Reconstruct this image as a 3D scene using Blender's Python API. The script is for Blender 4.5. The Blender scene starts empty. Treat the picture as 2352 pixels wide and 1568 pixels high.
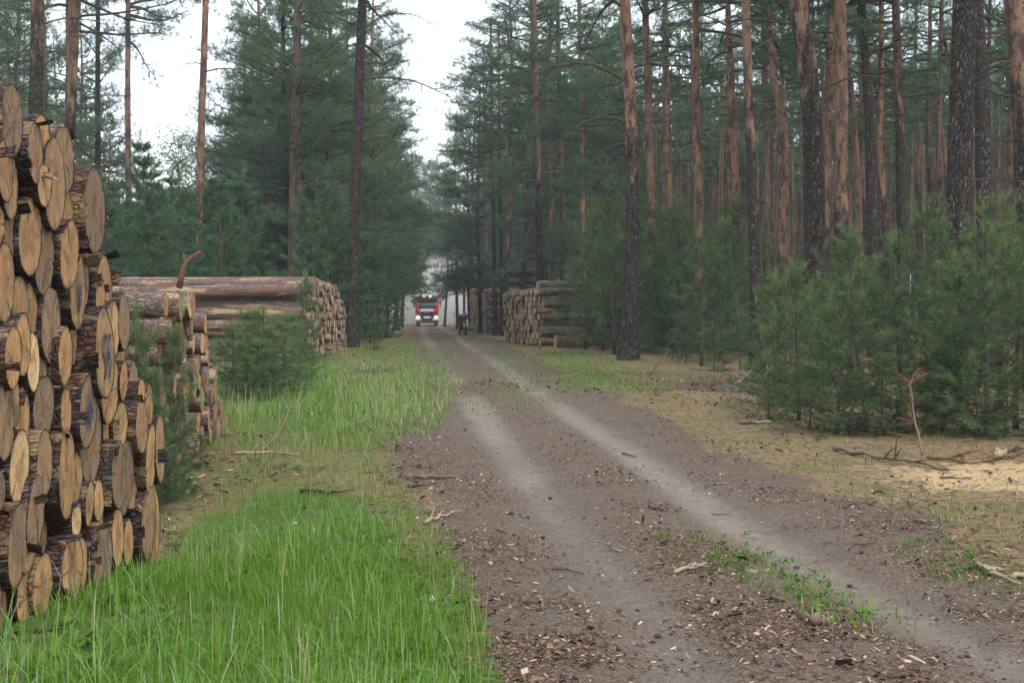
import bpy, math, random
import numpy as np
from mathutils import Vector, Matrix
PI = math.pi
rnd = random.Random(7)
rs = np.random.RandomState(11)
C = bpy.context.scene.collection
scn = bpy.context.scene

# ------------------------------------------------------------------ camera, sky, sun, exposure
FV = 3675.0          # focal length in photo pixels (2352 wide)
HC = 2.0             # camera height
cam = bpy.data.cameras.new("camera")
cam.sensor_width = 36.0
cam.lens = FV / 2352.0 * 36.0
cam.shift_y = -(784 - 650) / 2352.0
cam.clip_start = 0.1
cam.clip_end = 3000
cam.dof.use_dof = True
cam.dof.focus_distance = 13.0
cam.dof.aperture_fstop = 7.0
camo = bpy.data.objects.new("camera", cam)
C.objects.link(camo)
camo.location = (0, 0, HC)
camo.rotation_euler = (PI / 2, 0, 0)
scn.camera = camo

SUN_EL, SUN_AZ = math.radians(55), math.radians(150)   # azimuth clockwise from +Y (behind and to the right)
w = bpy.data.worlds.new("World")
scn.world = w
w.use_nodes = True
nt = w.node_tree
for n in list(nt.nodes):
    nt.nodes.remove(n)
wo = nt.nodes.new("ShaderNodeOutputWorld")
bg = nt.nodes.new("ShaderNodeBackground")
sky = nt.nodes.new("ShaderNodeTexSky")
sky.sky_type = 'NISHITA'
sky.sun_disc = False
sky.sun_elevation = SUN_EL
sky.sun_rotation = SUN_AZ
sky.air_density = 1.0
sky.dust_density = 3.0
mx = nt.nodes.new("ShaderNodeMixRGB")
mx.inputs[0].default_value = 0.6
mx.inputs[2].default_value = (12.2, 13.0, 14.2, 1)          # the overcast layer
nt.links.new(sky.outputs[0], mx.inputs[1])
nt.links.new(mx.outputs[0], bg.inputs[0])
nt.links.new(bg.outputs[0], wo.inputs[0])
bg.inputs[1].default_value = 0.10

sl = bpy.data.lights.new("sun", 'SUN')
sl.energy = 1.5
sl.angle = math.radians(14)
sl.color = (1.0, 0.95, 0.87)
so = bpy.data.objects.new("sun", sl)
C.objects.link(so)
sd = Vector((math.sin(SUN_AZ) * math.cos(SUN_EL), math.cos(SUN_AZ) * math.cos(SUN_EL), math.sin(SUN_EL)))
so.rotation_euler = sd.to_track_quat('Z', 'Y').to_euler()
so.location = sd * 60

scn.view_settings.view_transform = 'Standard'
scn.view_settings.look = 'None'
scn.view_settings.exposure = 0.9
scn.view_settings.gamma = 1.0
scn.render.engine = 'CYCLES'
cy = scn.cycles
cy.use_denoising = True
cy.max_bounces = 5
cy.diffuse_bounces = 3
cy.glossy_bounces = 2
cy.transmission_bounces = 3
cy.transparent_max_bounces = 6
cy.volume_bounces = 1
cy.caustics_reflective = False
cy.caustics_refractive = False

# ------------------------------------------------------------------ helpers
def tag(o, label=None, cat=None, group=None, kind=None):
    if label: o['label'] = label
    if cat: o['category'] = cat
    if group: o['group'] = group
    if kind: o['kind'] = kind
    return o

def empty(name, loc, label, cat, group=None, rz=0):
    o = bpy.data.objects.new(name, None)
    o.empty_display_size = 0.2
    C.objects.link(o)
    o.location = loc
    o.rotation_euler = (0, 0, rz)
    return tag(o, label, cat, group)

def make_mesh(name, V, F, mats, attrs=None, smooth=False, midx=None):
    """V (n,3); F a (m,k) array or a list of such arrays."""
    V = np.asarray(V, dtype=np.float32).reshape(-1, 3)
    Fs = F if isinstance(F, list) else [F]
    Fs = [np.asarray(f, dtype=np.int32) for f in Fs if len(f)]
    me = bpy.data.meshes.new(name)
    me.vertices.add(len(V))
    me.vertices.foreach_set("co", V.ravel())
    nl = sum(f.size for f in Fs)
    npoly = sum(len(f) for f in Fs)
    me.loops.add(nl)
    me.loops.foreach_set("vertex_index", np.concatenate([f.ravel() for f in Fs]))
    me.polygons.add(npoly)
    tot = np.concatenate([np.full(len(f), f.shape[1], dtype=np.int32) for f in Fs])
    st = np.concatenate([[0], np.cumsum(tot)[:-1]]).astype(np.int32)
    me.polygons.foreach_set("loop_start", st)
    me.polygons.foreach_set("loop_total", tot)
    if smooth:
        me.polygons.foreach_set("use_smooth", np.ones(npoly, dtype=bool))
    if midx is not None:
        me.polygons.foreach_set("material_index", np.asarray(midx, dtype=np.int32))
    for m in (mats if isinstance(mats, (list, tuple)) else [mats]):
        me.materials.append(m)
    if attrs:
        for an, av in attrs.items():
            av = np.asarray(av, dtype=np.float32)
            if av.ndim == 1:
                a = me.attributes.new(an, 'FLOAT', 'POINT')
                a.data.foreach_set("value", av)
            else:
                a = me.attributes.new(an, 'FLOAT_COLOR', 'POINT')
                a.data.foreach_set("color", av.ravel())
    me.update(calc_edges=True)
    return me

def link(name, me, parent=None, loc=None):
    o = bpy.data.objects.new(name, me)
    C.objects.link(o)
    if parent: o.parent = parent
    if loc is not None: o.location = loc
    return o

class MB:
    """collects quads and triangles for one mesh"""
    def __init__(s):
        s.v = []; s.q = []; s.t = []; s.n = 0
    def add(s, V, Q=None, T=None):
        V = np.asarray(V, dtype=np.float32).reshape(-1, 3)
        if Q is not None and len(Q): s.q.append(np.asarray(Q, dtype=np.int32) + s.n)
        if T is not None and len(T): s.t.append(np.asarray(T, dtype=np.int32) + s.n)
        s.v.append(V); s.n += len(V)
        return s
    def tube(s, pts, rad, seg=8, cap=True, wob=0.0, rg=None):
        pts = np.asarray(pts, dtype=np.float64)
        rad = np.broadcast_to(np.asarray(rad, dtype=np.float64), (len(pts),))
        n = len(pts)
        tg = np.gradient(pts, axis=0)
        tg /= np.linalg.norm(tg, axis=1)[:, None] + 1e-9
        up = np.array([0, 0, 1.0]) if abs(tg[:, 2]).mean() < 0.8 else np.array([1.0, 0, 0])
        a = np.cross(tg, up); a /= np.linalg.norm(a, axis=1)[:, None] + 1e-9
        b = np.cross(tg, a)
        th = np.arange(seg) * 2 * PI / seg
        rr = rad[:, None] * np.ones((1, seg))
        if wob:
            rr = rr * (1 + wob * (rg or rs).randn(n, seg))
        V = pts[:, None, :] + rr[:, :, None] * (np.cos(th)[None, :, None] * a[:, None, :] + np.sin(th)[None, :, None] * b[:, None, :])
        i = np.arange(n - 1)[:, None] * seg
        j = np.arange(seg)[None, :]
        j2 = (j + 1) % seg
        Q = np.stack([i + j, i + j2, i + seg + j2, i + seg + j], -1).reshape(-1, 4)
        V = V.reshape(-1, 3)
        T = []
        if cap:
            c0 = len(V)
            V = np.vstack([V, pts[0:1], pts[-1:]])
            jj = np.arange(seg); jk = (jj + 1) % seg
            T = np.vstack([np.stack([np.full(seg, c0), jk, jj], -1),
                           np.stack([np.full(seg, c0 + 1), (n - 1) * seg + jj, (n - 1) * seg + jk], -1)])
        return s.add(V, Q, T)
    def box(s, x0, x1, y0, y1, z0, z1, bev=0.0, M=None):
        b = bev
        if b <= 0:
            V = np.array([[x, y, z] for x in (x0, x1) for y in (y0, y1) for z in (z0, z1)], dtype=float)
            Q = [[0, 1, 3, 2], [4, 6, 7, 5], [0, 4, 5, 1], [2, 3, 7, 6], [0, 2, 6, 4], [1, 5, 7, 3]]
            T = []
        else:
            V = []; idx = {}
            for ix, (x, sx) in enumerate(((x0, 1), (x1, -1))):
                for iy, (y, sy) in enumerate(((y0, 1), (y1, -1))):
                    for iz, (z, sz) in enumerate(((z0, 1), (z1, -1))):
                        for ax in range(3):
                            p = [x + sx * b, y + sy * b, z + sz * b]
                            p[ax] = (x, y, z)[ax]
                            idx[(ix, iy, iz, ax)] = len(V); V.append(p)
            Q = []; T = []
            for f in (0, 1):
                Q.append([idx[(f, 0, 0, 0)], idx[(f, 0, 1, 0)], idx[(f, 1, 1, 0)], idx[(f, 1, 0, 0)]][::(1 if f == 0 else -1)])
                Q.append([idx[(0, f, 0, 1)], idx[(1, f, 0, 1)], idx[(1, f, 1, 1)], idx[(0, f, 1, 1)]][::(1 if f == 0 else -1)])
                Q.append([idx[(0, 0, f, 2)], idx[(0, 1, f, 2)], idx[(1, 1, f, 2)], idx[(1, 0, f, 2)]][::(1 if f == 0 else -1)])
            for p in (0, 1):
                for q in (0, 1):
                    Q.append([idx[(0, p, q, 1)], idx[(1, p, q, 1)], idx[(1, p, q, 2)], idx[(0, p, q, 2)]])
                    Q.append([idx[(p, 0, q, 0)], idx[(p, 1, q, 0)], idx[(p, 1, q, 2)], idx[(p, 0, q, 2)]])
                    Q.append([idx[(p, q, 0, 0)], idx[(p, q, 1, 0)], idx[(p, q, 1, 1)], idx[(p, q, 0, 1)]])
                    for r_ in (0, 1):
                        T.append([idx[(p, q, r_, 0)], idx[(p, q, r_, 1)], idx[(p, q, r_, 2)]])
            V = np.array(V, dtype=float)
        if M is not None:
            V = np.array([M @ Vector(v) for v in V])
        return s.add(V, Q, T)
    def lathe(s, prof, seg=20, axis='x', c=(0, 0, 0)):
        """prof: (a, r) pairs along the axis"""
        th = np.arange(seg) * 2 * PI / seg
        V = []
        for a_, r_ in prof:
            u, v = r_ * np.cos(th), r_ * np.sin(th)
            k = np.full(seg, a_)
            V.append(np.stack({'x': (k, u, v), 'y': (u, k, v), 'z': (u, v, k)}[axis], -1))
        V = np.vstack(V) + np.array(c)
        n = len(prof)
        i = np.arange(n - 1)[:, None] * seg
        j = np.arange(seg)[None, :]
        j2 = (j + 1) % seg
        Q = np.stack([i + j, i + j2, i + seg + j2, i + seg + j], -1).reshape(-1, 4)
        return s.add(V, Q)
    def mesh(s, name, mat, smooth=False, attrs=None):
        V = np.vstack(s.v)
        F = []
        if s.q: F.append(np.vstack(s.q))
        if s.t: F.append(np.vstack(s.t))
        return make_mesh(name, V, F, mat, attrs, smooth)
    def build(s, name, mat, parent=None, smooth=False, loc=None):
        return link(name, s.mesh(name, mat, smooth), parent, loc)

# value noise -----------------------------------------------------
_tab = np.random.RandomState(3).rand(256, 256)
def vn(x, y):
    xi = np.floor(x).astype(int); yi = np.floor(y).astype(int)
    fx = x - xi; fy = y - yi
    fx = fx * fx * (3 - 2 * fx); fy = fy * fy * (3 - 2 * fy)
    a = _tab[xi & 255, yi & 255]; b = _tab[(xi + 1) & 255, yi & 255]
    c = _tab[xi & 255, (yi + 1) & 255]; d = _tab[(xi + 1) & 255, (yi + 1) & 255]
    return (a * (1 - fx) + b * fx) * (1 - fy) + (c * (1 - fx) + d * fx) * fy
def fbm(x, y, o=4):
    s = 0; a = 0.5; t = 0
    for k in range(o):
        s = s + a * vn(x * 2 ** k + 17.3 * k, y * 2 ** k + 9.1 * k); t += a; a *= 0.5
    return s / t
def sstep(a, b, x):
    t = np.clip((x - a) / (b - a), 0, 1)
    return t * t * (3 - 2 * t)

def base_z(Y):
    return np.interp(Y, [-1e4, 32, 45, 60, 87, 120, 167, 200, 260, 1e4], [0, 0, -0.10, -0.34, -0.82, -1.52, -2.52, -2.95, -3.1, -3.1])

def g_at(xv, yv):
    """ground point seen at photo position (xv, yv)"""
    Y = FV * HC / (yv - 650.0)
    for _ in range(30):
        Y = 0.5 * Y + 0.5 * FV * (HC - float(base_z(Y))) / (yv - 650.0)
    return np.array([(xv - 1176) / FV * Y, Y])
def pt(xv, yv, d):
    return np.array([(xv - 1176) / FV * d, d, HC - (yv - 650.0) / FV * d])
def to_v(X, Y, Z):
    return 1176 + FV * X / Y, 650 + FV * (HC - Z) / Y

def poly_dist(X, Y, P):
    d = np.full(X.shape, 1e9)
    for a, b in zip(P[:-1], P[1:]):
        ab = b - a
        t = np.clip(((X - a[0]) * ab[0] + (Y - a[1]) * ab[1]) / (ab @ ab), 0, 1)
        d = np.minimum(d, np.hypot(X - a[0] - t * ab[0], Y - a[1] - t * ab[1]))
    return d
def outward(me):
    import bmesh
    bm = bmesh.new(); bm.from_mesh(me)
    bmesh.ops.remove_doubles(bm, verts=bm.verts, dist=0.02)
    bmesh.ops.holes_fill(bm, edges=bm.edges)
    bmesh.ops.recalc_face_normals(bm, faces=bm.faces)
    bm.to_mesh(me); bm.free()
def in_poly(x, y, P):
    r = np.zeros(x.shape, dtype=bool)
    n = len(P)
    for i in range(n):
        x0, y0 = P[i]; x1, y1 = P[(i + 1) % n]
        if y0 == y1: continue
        c = ((y0 > y) != (y1 > y)) & (x < (x1 - x0) * (y - y0) / (y1 - y0) + x0)
        r ^= c
    return r

TRL = np.array([g_at(*p) for p in [(1760, 1900), (1600, 1568), (1480, 1400), (1375, 1290), (1290, 1190), (1205, 1080), (1130, 985), (1070, 895), (1020, 835), (992, 795), (972, 762)]] + [[-8.35, 150.0], [-12.6, 230.0], [-21, 400]])
TRR = np.array([g_at(*p) for p in [(3000, 1800), (2450, 1568), (2180, 1450), (1940, 1330), (1690, 1200), (1530, 1090), (1420, 1015), (1315, 950), (1215, 882), (1125, 820), (1075, 790), (1035, 763)]] + [[-6.6, 150.0], [-10.8, 230.0], [-19.2, 400]])
EDL = np.array([g_at(*p) for p in [(1200, 2200), (1130, 1568), (1060, 1330), (975, 1160), (905, 1010), (945, 900), (965, 850), (950, 800), (945, 768)]] + [[-9.6, 150.0], [-13.8, 230.0], [-22.2, 400]])
EDR = np.array([g_at(*p) for p in [(3600, 1900), (2700, 1500), (2352, 1345), (2100, 1205), (1900, 1130), (1700, 1055), (1500, 955), (1310, 868), (1200, 810), (1110, 775), (1060, 760)]] + [[-5.4, 150.0], [-9.6, 230.0], [-18, 400]])
def edge_x(E, Y):
    return np.interp(Y, E[:, 1], E[:, 0])

def bank(X, Y):
    """the ground under the tall near stack: a low bank that falls away along it"""
    a = np.interp(Y, [2, 6, 8.3, 10.2, 12.6, 14.5, 18], [0.1, 0.2, 0.2, 0.02, -0.24, -0.2, 0])
    return a * sstep(-1.3, -2.5, X)
def terrain(X, Y, fine=True):
    X = np.asarray(X, dtype=float); Y = np.asarray(Y, dtype=float)
    z = base_z(Y) + bank(X, Y)
    inroad = sstep(-0.5, 0.5, np.minimum(X - edge_x(EDL, Y), edge_x(EDR, Y) - X))
    z = z + (1 - inroad) * (0.16 * (fbm(X * 0.35 + 5, Y * 0.35, 3) - 0.5) + 0.05 * (fbm(X * 1.6, Y * 1.6, 3) - 0.5))
    d = np.minimum(poly_dist(X, Y, TRL), poly_dist(X, Y, TRR))
    z = z - 0.07 * np.exp(-(d / 0.33) ** 2) * inroad
    if fine:
        z = z + 0.035 * (fbm(X * 5, Y * 5, 3) - 0.5) * (1 - 0.5 * np.exp(-(d / 0.3) ** 2))
    return z
def tz(x, y):
    return float(terrain(np.array([x]), np.array([y]))[0])

# ------------------------------------------------------------------ shader helpers
def new_mat(name):
    m = bpy.data.materials.new(name)
    m.use_nodes = True
    t = m.node_tree
    for n in list(t.nodes): t.nodes.remove(n)
    o = t.nodes.new("ShaderNodeOutputMaterial")
    return m, t, o
class G:
    def __init__(s, t): s.t = t
    def n(s, typ, ins=None, **kw):
        n = s.t.nodes.new(typ)
        for k, v in kw.items(): setattr(n, k, v)
        for k, v in (ins or {}).items():
            if isinstance(v, bpy.types.NodeSocket): s.t.links.new(v, n.inputs[k])
            elif v is not None: n.inputs[k].default_value = v
        return n
    def math(s, op, a, b=0.0, c=None, clamp=False):
        n = s.n("ShaderNodeMath", operation=op, use_clamp=clamp)
        for i, v in enumerate((a, b, c)):
            if v is None: continue
            if isinstance(v, bpy.types.NodeSocket): s.t.links.new(v, n.inputs[i])
            else: n.inputs[i].default_value = v
        return n.outputs[0]
    def mix(s, f, a, b, mode='MIX'):
        n = s.n("ShaderNodeMixRGB", blend_type=mode)
        for i, v in enumerate((f, a, b)):
            if isinstance(v, bpy.types.NodeSocket): s.t.links.new(v, n.inputs[i])
            elif i == 0: n.inputs[0].default_value = v
            else: n.inputs[i].default_value = (*v, 1)
        return n.outputs[0]
    def noise(s, vec, scale, detail=4, rough=0.6, dist=0.0):
        n = s.n("ShaderNodeTexNoise", {"Vector": vec, "Scale": scale, "Detail": detail, "Roughness": rough, "Distortion": dist})
        return n.outputs[0]
    def ramp(s, f, stops, interp='LINEAR'):
        n = s.n("ShaderNodeValToRGB", {0: f})
        cr = n.color_ramp
        cr.interpolation = interp
        while len(cr.elements) < len(stops): cr.elements.new(0.5)
        for e, (p, c) in zip(cr.elements, stops):
            e.position = p
            e.color = (*c, 1) if not isinstance(c, (int, float)) else (c, c, c, 1)
        return n.outputs[0]
    def ss(s, x, a, b):
        n = s.n("ShaderNodeMapRange", {0: x, 1: a, 2: b, 3: 0.0, 4: 1.0}, interpolation_type='SMOOTHSTEP')
        return n.outputs[0]
    def mapping(s, vec, scale=(1, 1, 1), loc=None, rot=None):
        n = s.n("ShaderNodeMapping", {"Vector": vec, "Scale": scale})
        if loc is not None:
            if isinstance(loc, bpy.types.NodeSocket): s.t.links.new(loc, n.inputs["Location"])
            else: n.inputs["Location"].default_value = loc
        if rot is not None: n.inputs["Rotation"].default_value = rot
        return n.outputs[0]
    def bump(s, h, strength=0.5, dist=0.02):
        return s.n("ShaderNodeBump", {"Height": h, "Strength": strength, "Distance": dist}).outputs[0]
    def rand_vec(s):
        oi = s.n("ShaderNodeObjectInfo")
        r = s.math('MULTIPLY', oi.outputs["Random"], 61.7)
        r2 = s.math('MULTIPLY', oi.outputs["Random"], 133.1)
        return s.n("ShaderNodeCombineXYZ", {0: r, 1: r2, 2: r}).outputs[0], oi.outputs["Random"]
    def attr(s, name, typ='GEOMETRY'):
        return s.n("ShaderNodeAttribute", attribute_name=name, attribute_type=typ)
    def obj(s): return s.n("ShaderNodeTexCoord").outputs["Object"]
def principled(g, o, col, rough=0.9, spec=0.15, normal=None, metal=0.0, **kw):
    p = g.n("ShaderNodeBsdfPrincipled", {"Roughness": rough, "Specular IOR Level": spec, "Metallic": metal})
    if isinstance(col, bpy.types.NodeSocket): g.t.links.new(col, p.inputs["Base Color"])
    else: p.inputs["Base Color"].default_value = (*col, 1)
    if normal is not None: g.t.links.new(normal, p.inputs["Normal"])
    for k, v in kw.items():
        p.inputs[k.replace('_', ' ')].default_value = v
    g.t.links.new(p.outputs[0], o.inputs[0])
    return p
def simple(name, col, rough=0.5, spec=0.4, metal=0.0, dirt=0.25, **kw):
    m, t, o = new_mat(name)
    g = G(t)
    nz = g.noise(g.obj(), 9.0, 4)
    c = g.mix(g.math('MULTIPLY', g.ss(nz, 0.45, 0.75), dirt), col, (0.20, 0.17, 0.13))
    principled(g, o, c, rough, spec, None, metal, **kw)
    return m

# ------------------------------------------------------------------ materials
def mat_ground():
    m, t, o = new_mat("ground_soil")
    g = G(t)
    z = g.attr("zone").outputs["Color"]
    z2 = g.attr("zone2").outputs["Color"]
    sp = g.n("ShaderNodeSeparateColor", {0: z}); sp2 = g.n("ShaderNodeSeparateColor", {0: z2})
    co = g.n("ShaderNodeNewGeometry").outputs["Position"]
    n1 = g.noise(co, 1.3, 5); n2 = g.noise(co, 9, 5, 0.65); n3 = g.noise(co, 45, 4, 0.7); n4 = g.noise(co, 140, 3, 0.7)
    vo = g.n("ShaderNodeTexVoronoi", {"Vector": co, "Scale": 70.0}).outputs["Color"]
    vs = g.n("ShaderNodeSeparateColor", {0: vo}).outputs[0]
    jit = g.math('SUBTRACT', g.math('ADD', g.math('MULTIPLY', n2, 0.7), g.math('MULTIPLY', n3, 0.5)), 0.6)
    def w_(ch, k=1.3):
        return g.ss(g.math('ADD', ch, g.math('MULTIPLY', jit, k)), 0.3, 0.7)
    moss = g.ramp(n2, [(0.3, (0.055, 0.038, 0.022)), (0.43, (0.125, 0.092, 0.050)), (0.56, (0.225, 0.165, 0.098)), (0.75, (0.125, 0.112, 0.045))])
    moss = g.mix(g.ss(n3, 0.48, 0.62), moss, (0.085, 0.048, 0.028))
    moss = g.mix(g.math('MULTIPLY', g.ss(n1, 0.5, 0.68), 0.6), moss, g.ramp(n2, [(0.35, (0.05, 0.055, 0.018)), (0.65, (0.11, 0.115, 0.04))]))
    litter = g.ramp(g.math('ADD', g.math('MULTIPLY', n3, 0.6), g.math('MULTIPLY', vs, 0.4)), [(0.2, (0.040, 0.027, 0.020)), (0.45, (0.080, 0.058, 0.043)), (0.65, (0.132, 0.098, 0.074)), (0.85, (0.25, 0.19, 0.14))])
    litter = g.mix(g.math('MULTIPLY', g.ss(n1, 0.42, 0.7), 0.7), litter, (0.100, 0.083, 0.068))
    track = g.ramp(g.math('ADD', g.math('MULTIPLY', n4, 0.5), g.math('MULTIPLY', n2, 0.5)), [(0.3, (0.10, 0.083, 0.068)), (0.5, (0.185, 0.158, 0.132)), (0.7, (0.26, 0.226, 0.19))])
    green = g.ramp(n2, [(0.25, (0.03, 0.055, 0.012)), (0.55, (0.06, 0.11, 0.022)), (0.8, (0.11, 0.13, 0.045))])
    green = g.mix(g.ss(n3, 0.55, 0.7), green, (0.08, 0.055, 0.032))
    needle = g.ramp(g.math('ADD', g.math('MULTIPLY', n2, 0.5), g.math('MULTIPLY', n3, 0.5)), [(0.3, (0.05, 0.030, 0.018)), (0.5, (0.12, 0.070, 0.040)), (0.7, (0.17, 0.105, 0.06))])
    needle = g.mix(g.ss(n1, 0.48, 0.62), needle, (0.075, 0.085, 0.03))
    sun_patch = g.ramp(n3, [(0.3, (0.20, 0.13, 0.075)), (0.55, (0.42, 0.30, 0.165)), (0.75, (0.5, 0.38, 0.22))])  # sunlit sawdust: the sun's brightness is painted into this tan
    c = moss
    c = g.mix(w_(sp2.outputs[1]), c, needle)
    c = g.mix(w_(sp2.outputs[0], 1.6), c, sun_patch)
    c = g.mix(w_(sp.outputs[1]), c, green)
    c = g.mix(w_(sp.outputs[2], 0.8), c, litter)
    c = g.mix(g.math('MULTIPLY', w_(sp.outputs[1], 1.9), 0.55), c, green)
    c = g.mix(g.math('MULTIPLY', g.ss(g.math('ADD', sp.outputs[0], g.math('MULTIPLY', jit, 0.45)), -0.05, 1.15), 0.9), c, track)
    h = g.math('ADD', g.math('MULTIPLY', n3, 0.6), g.math('MULTIPLY', n4, 0.4))
    principled(g, o, c, 0.95, 0.08, g.bump(h, 0.8, 0.02))
    return m

def mat_wood():
    m, t, o = new_mat("sawn_pine")
    g = G(t)
    tc = g.n("ShaderNodeTexCoord")
    rv, rr = g.rand_vec()
    gen = g.n("ShaderNodeSeparateXYZ", {0: tc.outputs["Generated"]})
    dy = g.math('SUBTRACT', gen.outputs[1], 0.5); dz = g.math('SUBTRACT', gen.outputs[2], 0.5)
    ob = tc.outputs["Object"]
    wv = g.n("ShaderNodeVectorMath", {0: ob, 1: rv}, operation='ADD').outputs[0]
    big = g.noise(wv, 7.0, 3); fine = g.noise(wv, 60, 3)
    r = g.math('MULTIPLY', g.math('SQRT', g.math('ADD', g.math('MULTIPLY', dy, dy), g.math('MULTIPLY', dz, dz))), 2.0)
    r = g.math('ADD', r, g.math('MULTIPLY', g.math('SUBTRACT', big, 0.5), 0.22))
    tone = g.attr("wood_tone", 'OBJECT').outputs["Fac"]
    sap = g.ramp(tone, [(0.0, (0.13, 0.095, 0.073)), (0.25, (0.255, 0.175, 0.112)), (0.5, (0.36, 0.215, 0.105)), (0.75, (0.44, 0.265, 0.12)), (1.0, (0.66, 0.49, 0.29))])
    heart = g.mix(0.7, sap, (0.24, 0.105, 0.038))
    hf = g.math('SUBTRACT', 1.0, g.ss(r, 0.30, 0.62))
    c = g.mix(g.math('MULTIPLY', hf, g.math('ADD', 0.1, g.math('MULTIPLY', g.ss(big, 0.35, 0.6), 0.9))), sap, heart)
    rings = g.math('SINE', g.math('MULTIPLY', r, 95.0))
    c = g.mix(g.math('MULTIPLY', g.ss(rings, 0.2, 1.0), 0.22), c, (0.22, 0.125, 0.06))
    rot = g.n("ShaderNodeVectorRotate", {"Vector": wv, "Angle": g.math('ADD', g.math('MULTIPLY', rr, 1.6), -0.5)}, rotation_type='X_AXIS').outputs[0]
    st = g.noise(g.mapping(rot, (1, 90, 5)), 1.0, 3, 0.7)
    c = g.mix(g.math('MULTIPLY', g.ss(st, 0.44, 0.66), 0.6), c, (0.14, 0.085, 0.055))
    lo = g.math('SUBTRACT', 1.0, tone)
    ck = g.noise(g.mapping(wv, (1, 34, 4.5)), 1.0, 3, 0.75, 0.6)
    c = g.mix(g.math('MULTIPLY', g.ss(ck, 0.55, 0.64), g.math('ADD', 0.25, g.math('MULTIPLY', lo, 0.7))), c, (0.05, 0.042, 0.036))
    wt = g.noise(g.mapping(wv, (1, 9, 3.0)), 1.0, 4, 0.6)
    c = g.mix(g.math('MULTIPLY', g.ss(wt, 0.42, 0.66), g.math('MULTIPLY', lo, 1.0)), c, (0.13, 0.108, 0.095))
    sm = g.noise(g.mapping(wv, (1, 5.5, 5.5), (9, 2, 4)), 1.0, 4, 0.62)
    c = g.mix(g.math('MULTIPLY', g.ss(sm, 0.51, 0.64), g.math('ADD', 0.35, g.math('MULTIPLY', lo, 0.5))), c, (0.065, 0.050, 0.042))
    an = g.math('ARCTAN2', dy, dz)
    cr = g.noise(g.n("ShaderNodeCombineXYZ", {0: g.math('MULTIPLY', an, 3.2), 1: g.math('MULTIPLY', rr, 50.0), 2: g.math('MULTIPLY', r, 0.6)}).outputs[0], 1.0, 2, 0.5)
    c = g.mix(g.math('MULTIPLY', g.ss(cr, 0.635, 0.665), 0.75), c, (0.035, 0.026, 0.020))
    c = g.mix(g.math('MULTIPLY', g.ss(r, 0.86, 1.0), 0.5), c, (0.11, 0.07, 0.045))
    c = g.mix(g.math('MULTIPLY', g.ss(fine, 0.45, 0.8), 0.35), c, (0.5, 0.38, 0.24))
    c = g.mix(1.0, c, (1.10, 1.01, 0.87), 'MULTIPLY')
    h = g.math('ADD', g.math('MULTIPLY', st, 0.7), g.math('MULTIPLY', fine, 0.4))
    principled(g, o, c, 0.85, 0.15, g.bump(h, 0.5, 0.012))
    return m

def mat_logbark(name="log_bark", k=1.0, grey=0.0):
    m, t, o = new_mat(name)
    g = G(t)
    rv, rr = g.rand_vec()
    wv = g.n("ShaderNodeVectorMath", {0: g.obj(), 1: rv}, operation='ADD').outputs[0]
    mp = g.mapping(wv, (13, 36, 36))
    wp = g.noise(wv, 9, 3)
    mpw = g.n("ShaderNodeVectorMath", {0: mp, 1: g.n("ShaderNodeVectorMath", {0: g.n("ShaderNodeCombineXYZ", {0: wp, 1: wp, 2: wp}).outputs[0], 1: (1.6, 1.6, 1.6)}, operation='MULTIPLY').outputs[0]}, operation='ADD').outputs[0]
    vd = g.n("ShaderNodeTexVoronoi", {"Vector": mpw, "Scale": 1.0}, feature='DISTANCE_TO_EDGE').outputs[0]
    vc = g.n("ShaderNodeSeparateColor", {0: g.n("ShaderNodeTexVoronoi", {"Vector": mpw, "Scale": 1.0}).outputs["Color"]}).outputs[0]
    fl = g.noise(g.mapping(wv, (14, 40, 40)), 1.0, 4, 0.7)
    big = g.noise(g.mapping(wv, (1.6, 5, 5)), 1.0, 4, 0.6)
    c = g.ramp(g.math('ADD', g.math('MULTIPLY', vc, 0.6), g.math('MULTIPLY', fl, 0.4)), [(0.2, (0.05, 0.036, 0.032)), (0.45, (0.105, 0.075, 0.068)), (0.65, (0.17, 0.13, 0.12)), (0.85, (0.24, 0.20, 0.185))])
    c = g.mix(g.ss(big, 0.46, 0.6), c, g.ramp(fl, [(0.3, (0.10, 0.038, 0.022)), (0.6, (0.22, 0.095, 0.055)), (0.8, (0.30, 0.18, 0.13))]))
    c = g.mix(g.math('MULTIPLY', g.ss(vd, 0.12, 0.0), 0.8), c, (0.036, 0.024, 0.020))
    pl = g.noise(g.mapping(wv, (0.9, 4, 4), (3.1, 7, 1)), 1.0, 5, 0.65)
    c = g.mix(g.ss(pl, 0.54, 0.58), c, g.ramp(fl, [(0.3, (0.36, 0.23, 0.12)), (0.7, (0.52, 0.37, 0.22))]))
    c = g.mix(grey, c, (0.27, 0.225, 0.205))
    c = g.mix(1.0, c, (k, k, k), 'MULTIPLY')
    hh = g.math('ADD', g.math('MULTIPLY', g.ss(vd, 0.0, 0.16), 0.7), g.math('MULTIPLY', fl, 0.5))
    principled(g, o, c, 0.9, 0.2, g.bump(hh, 1.0, 0.03))
    return m

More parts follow.
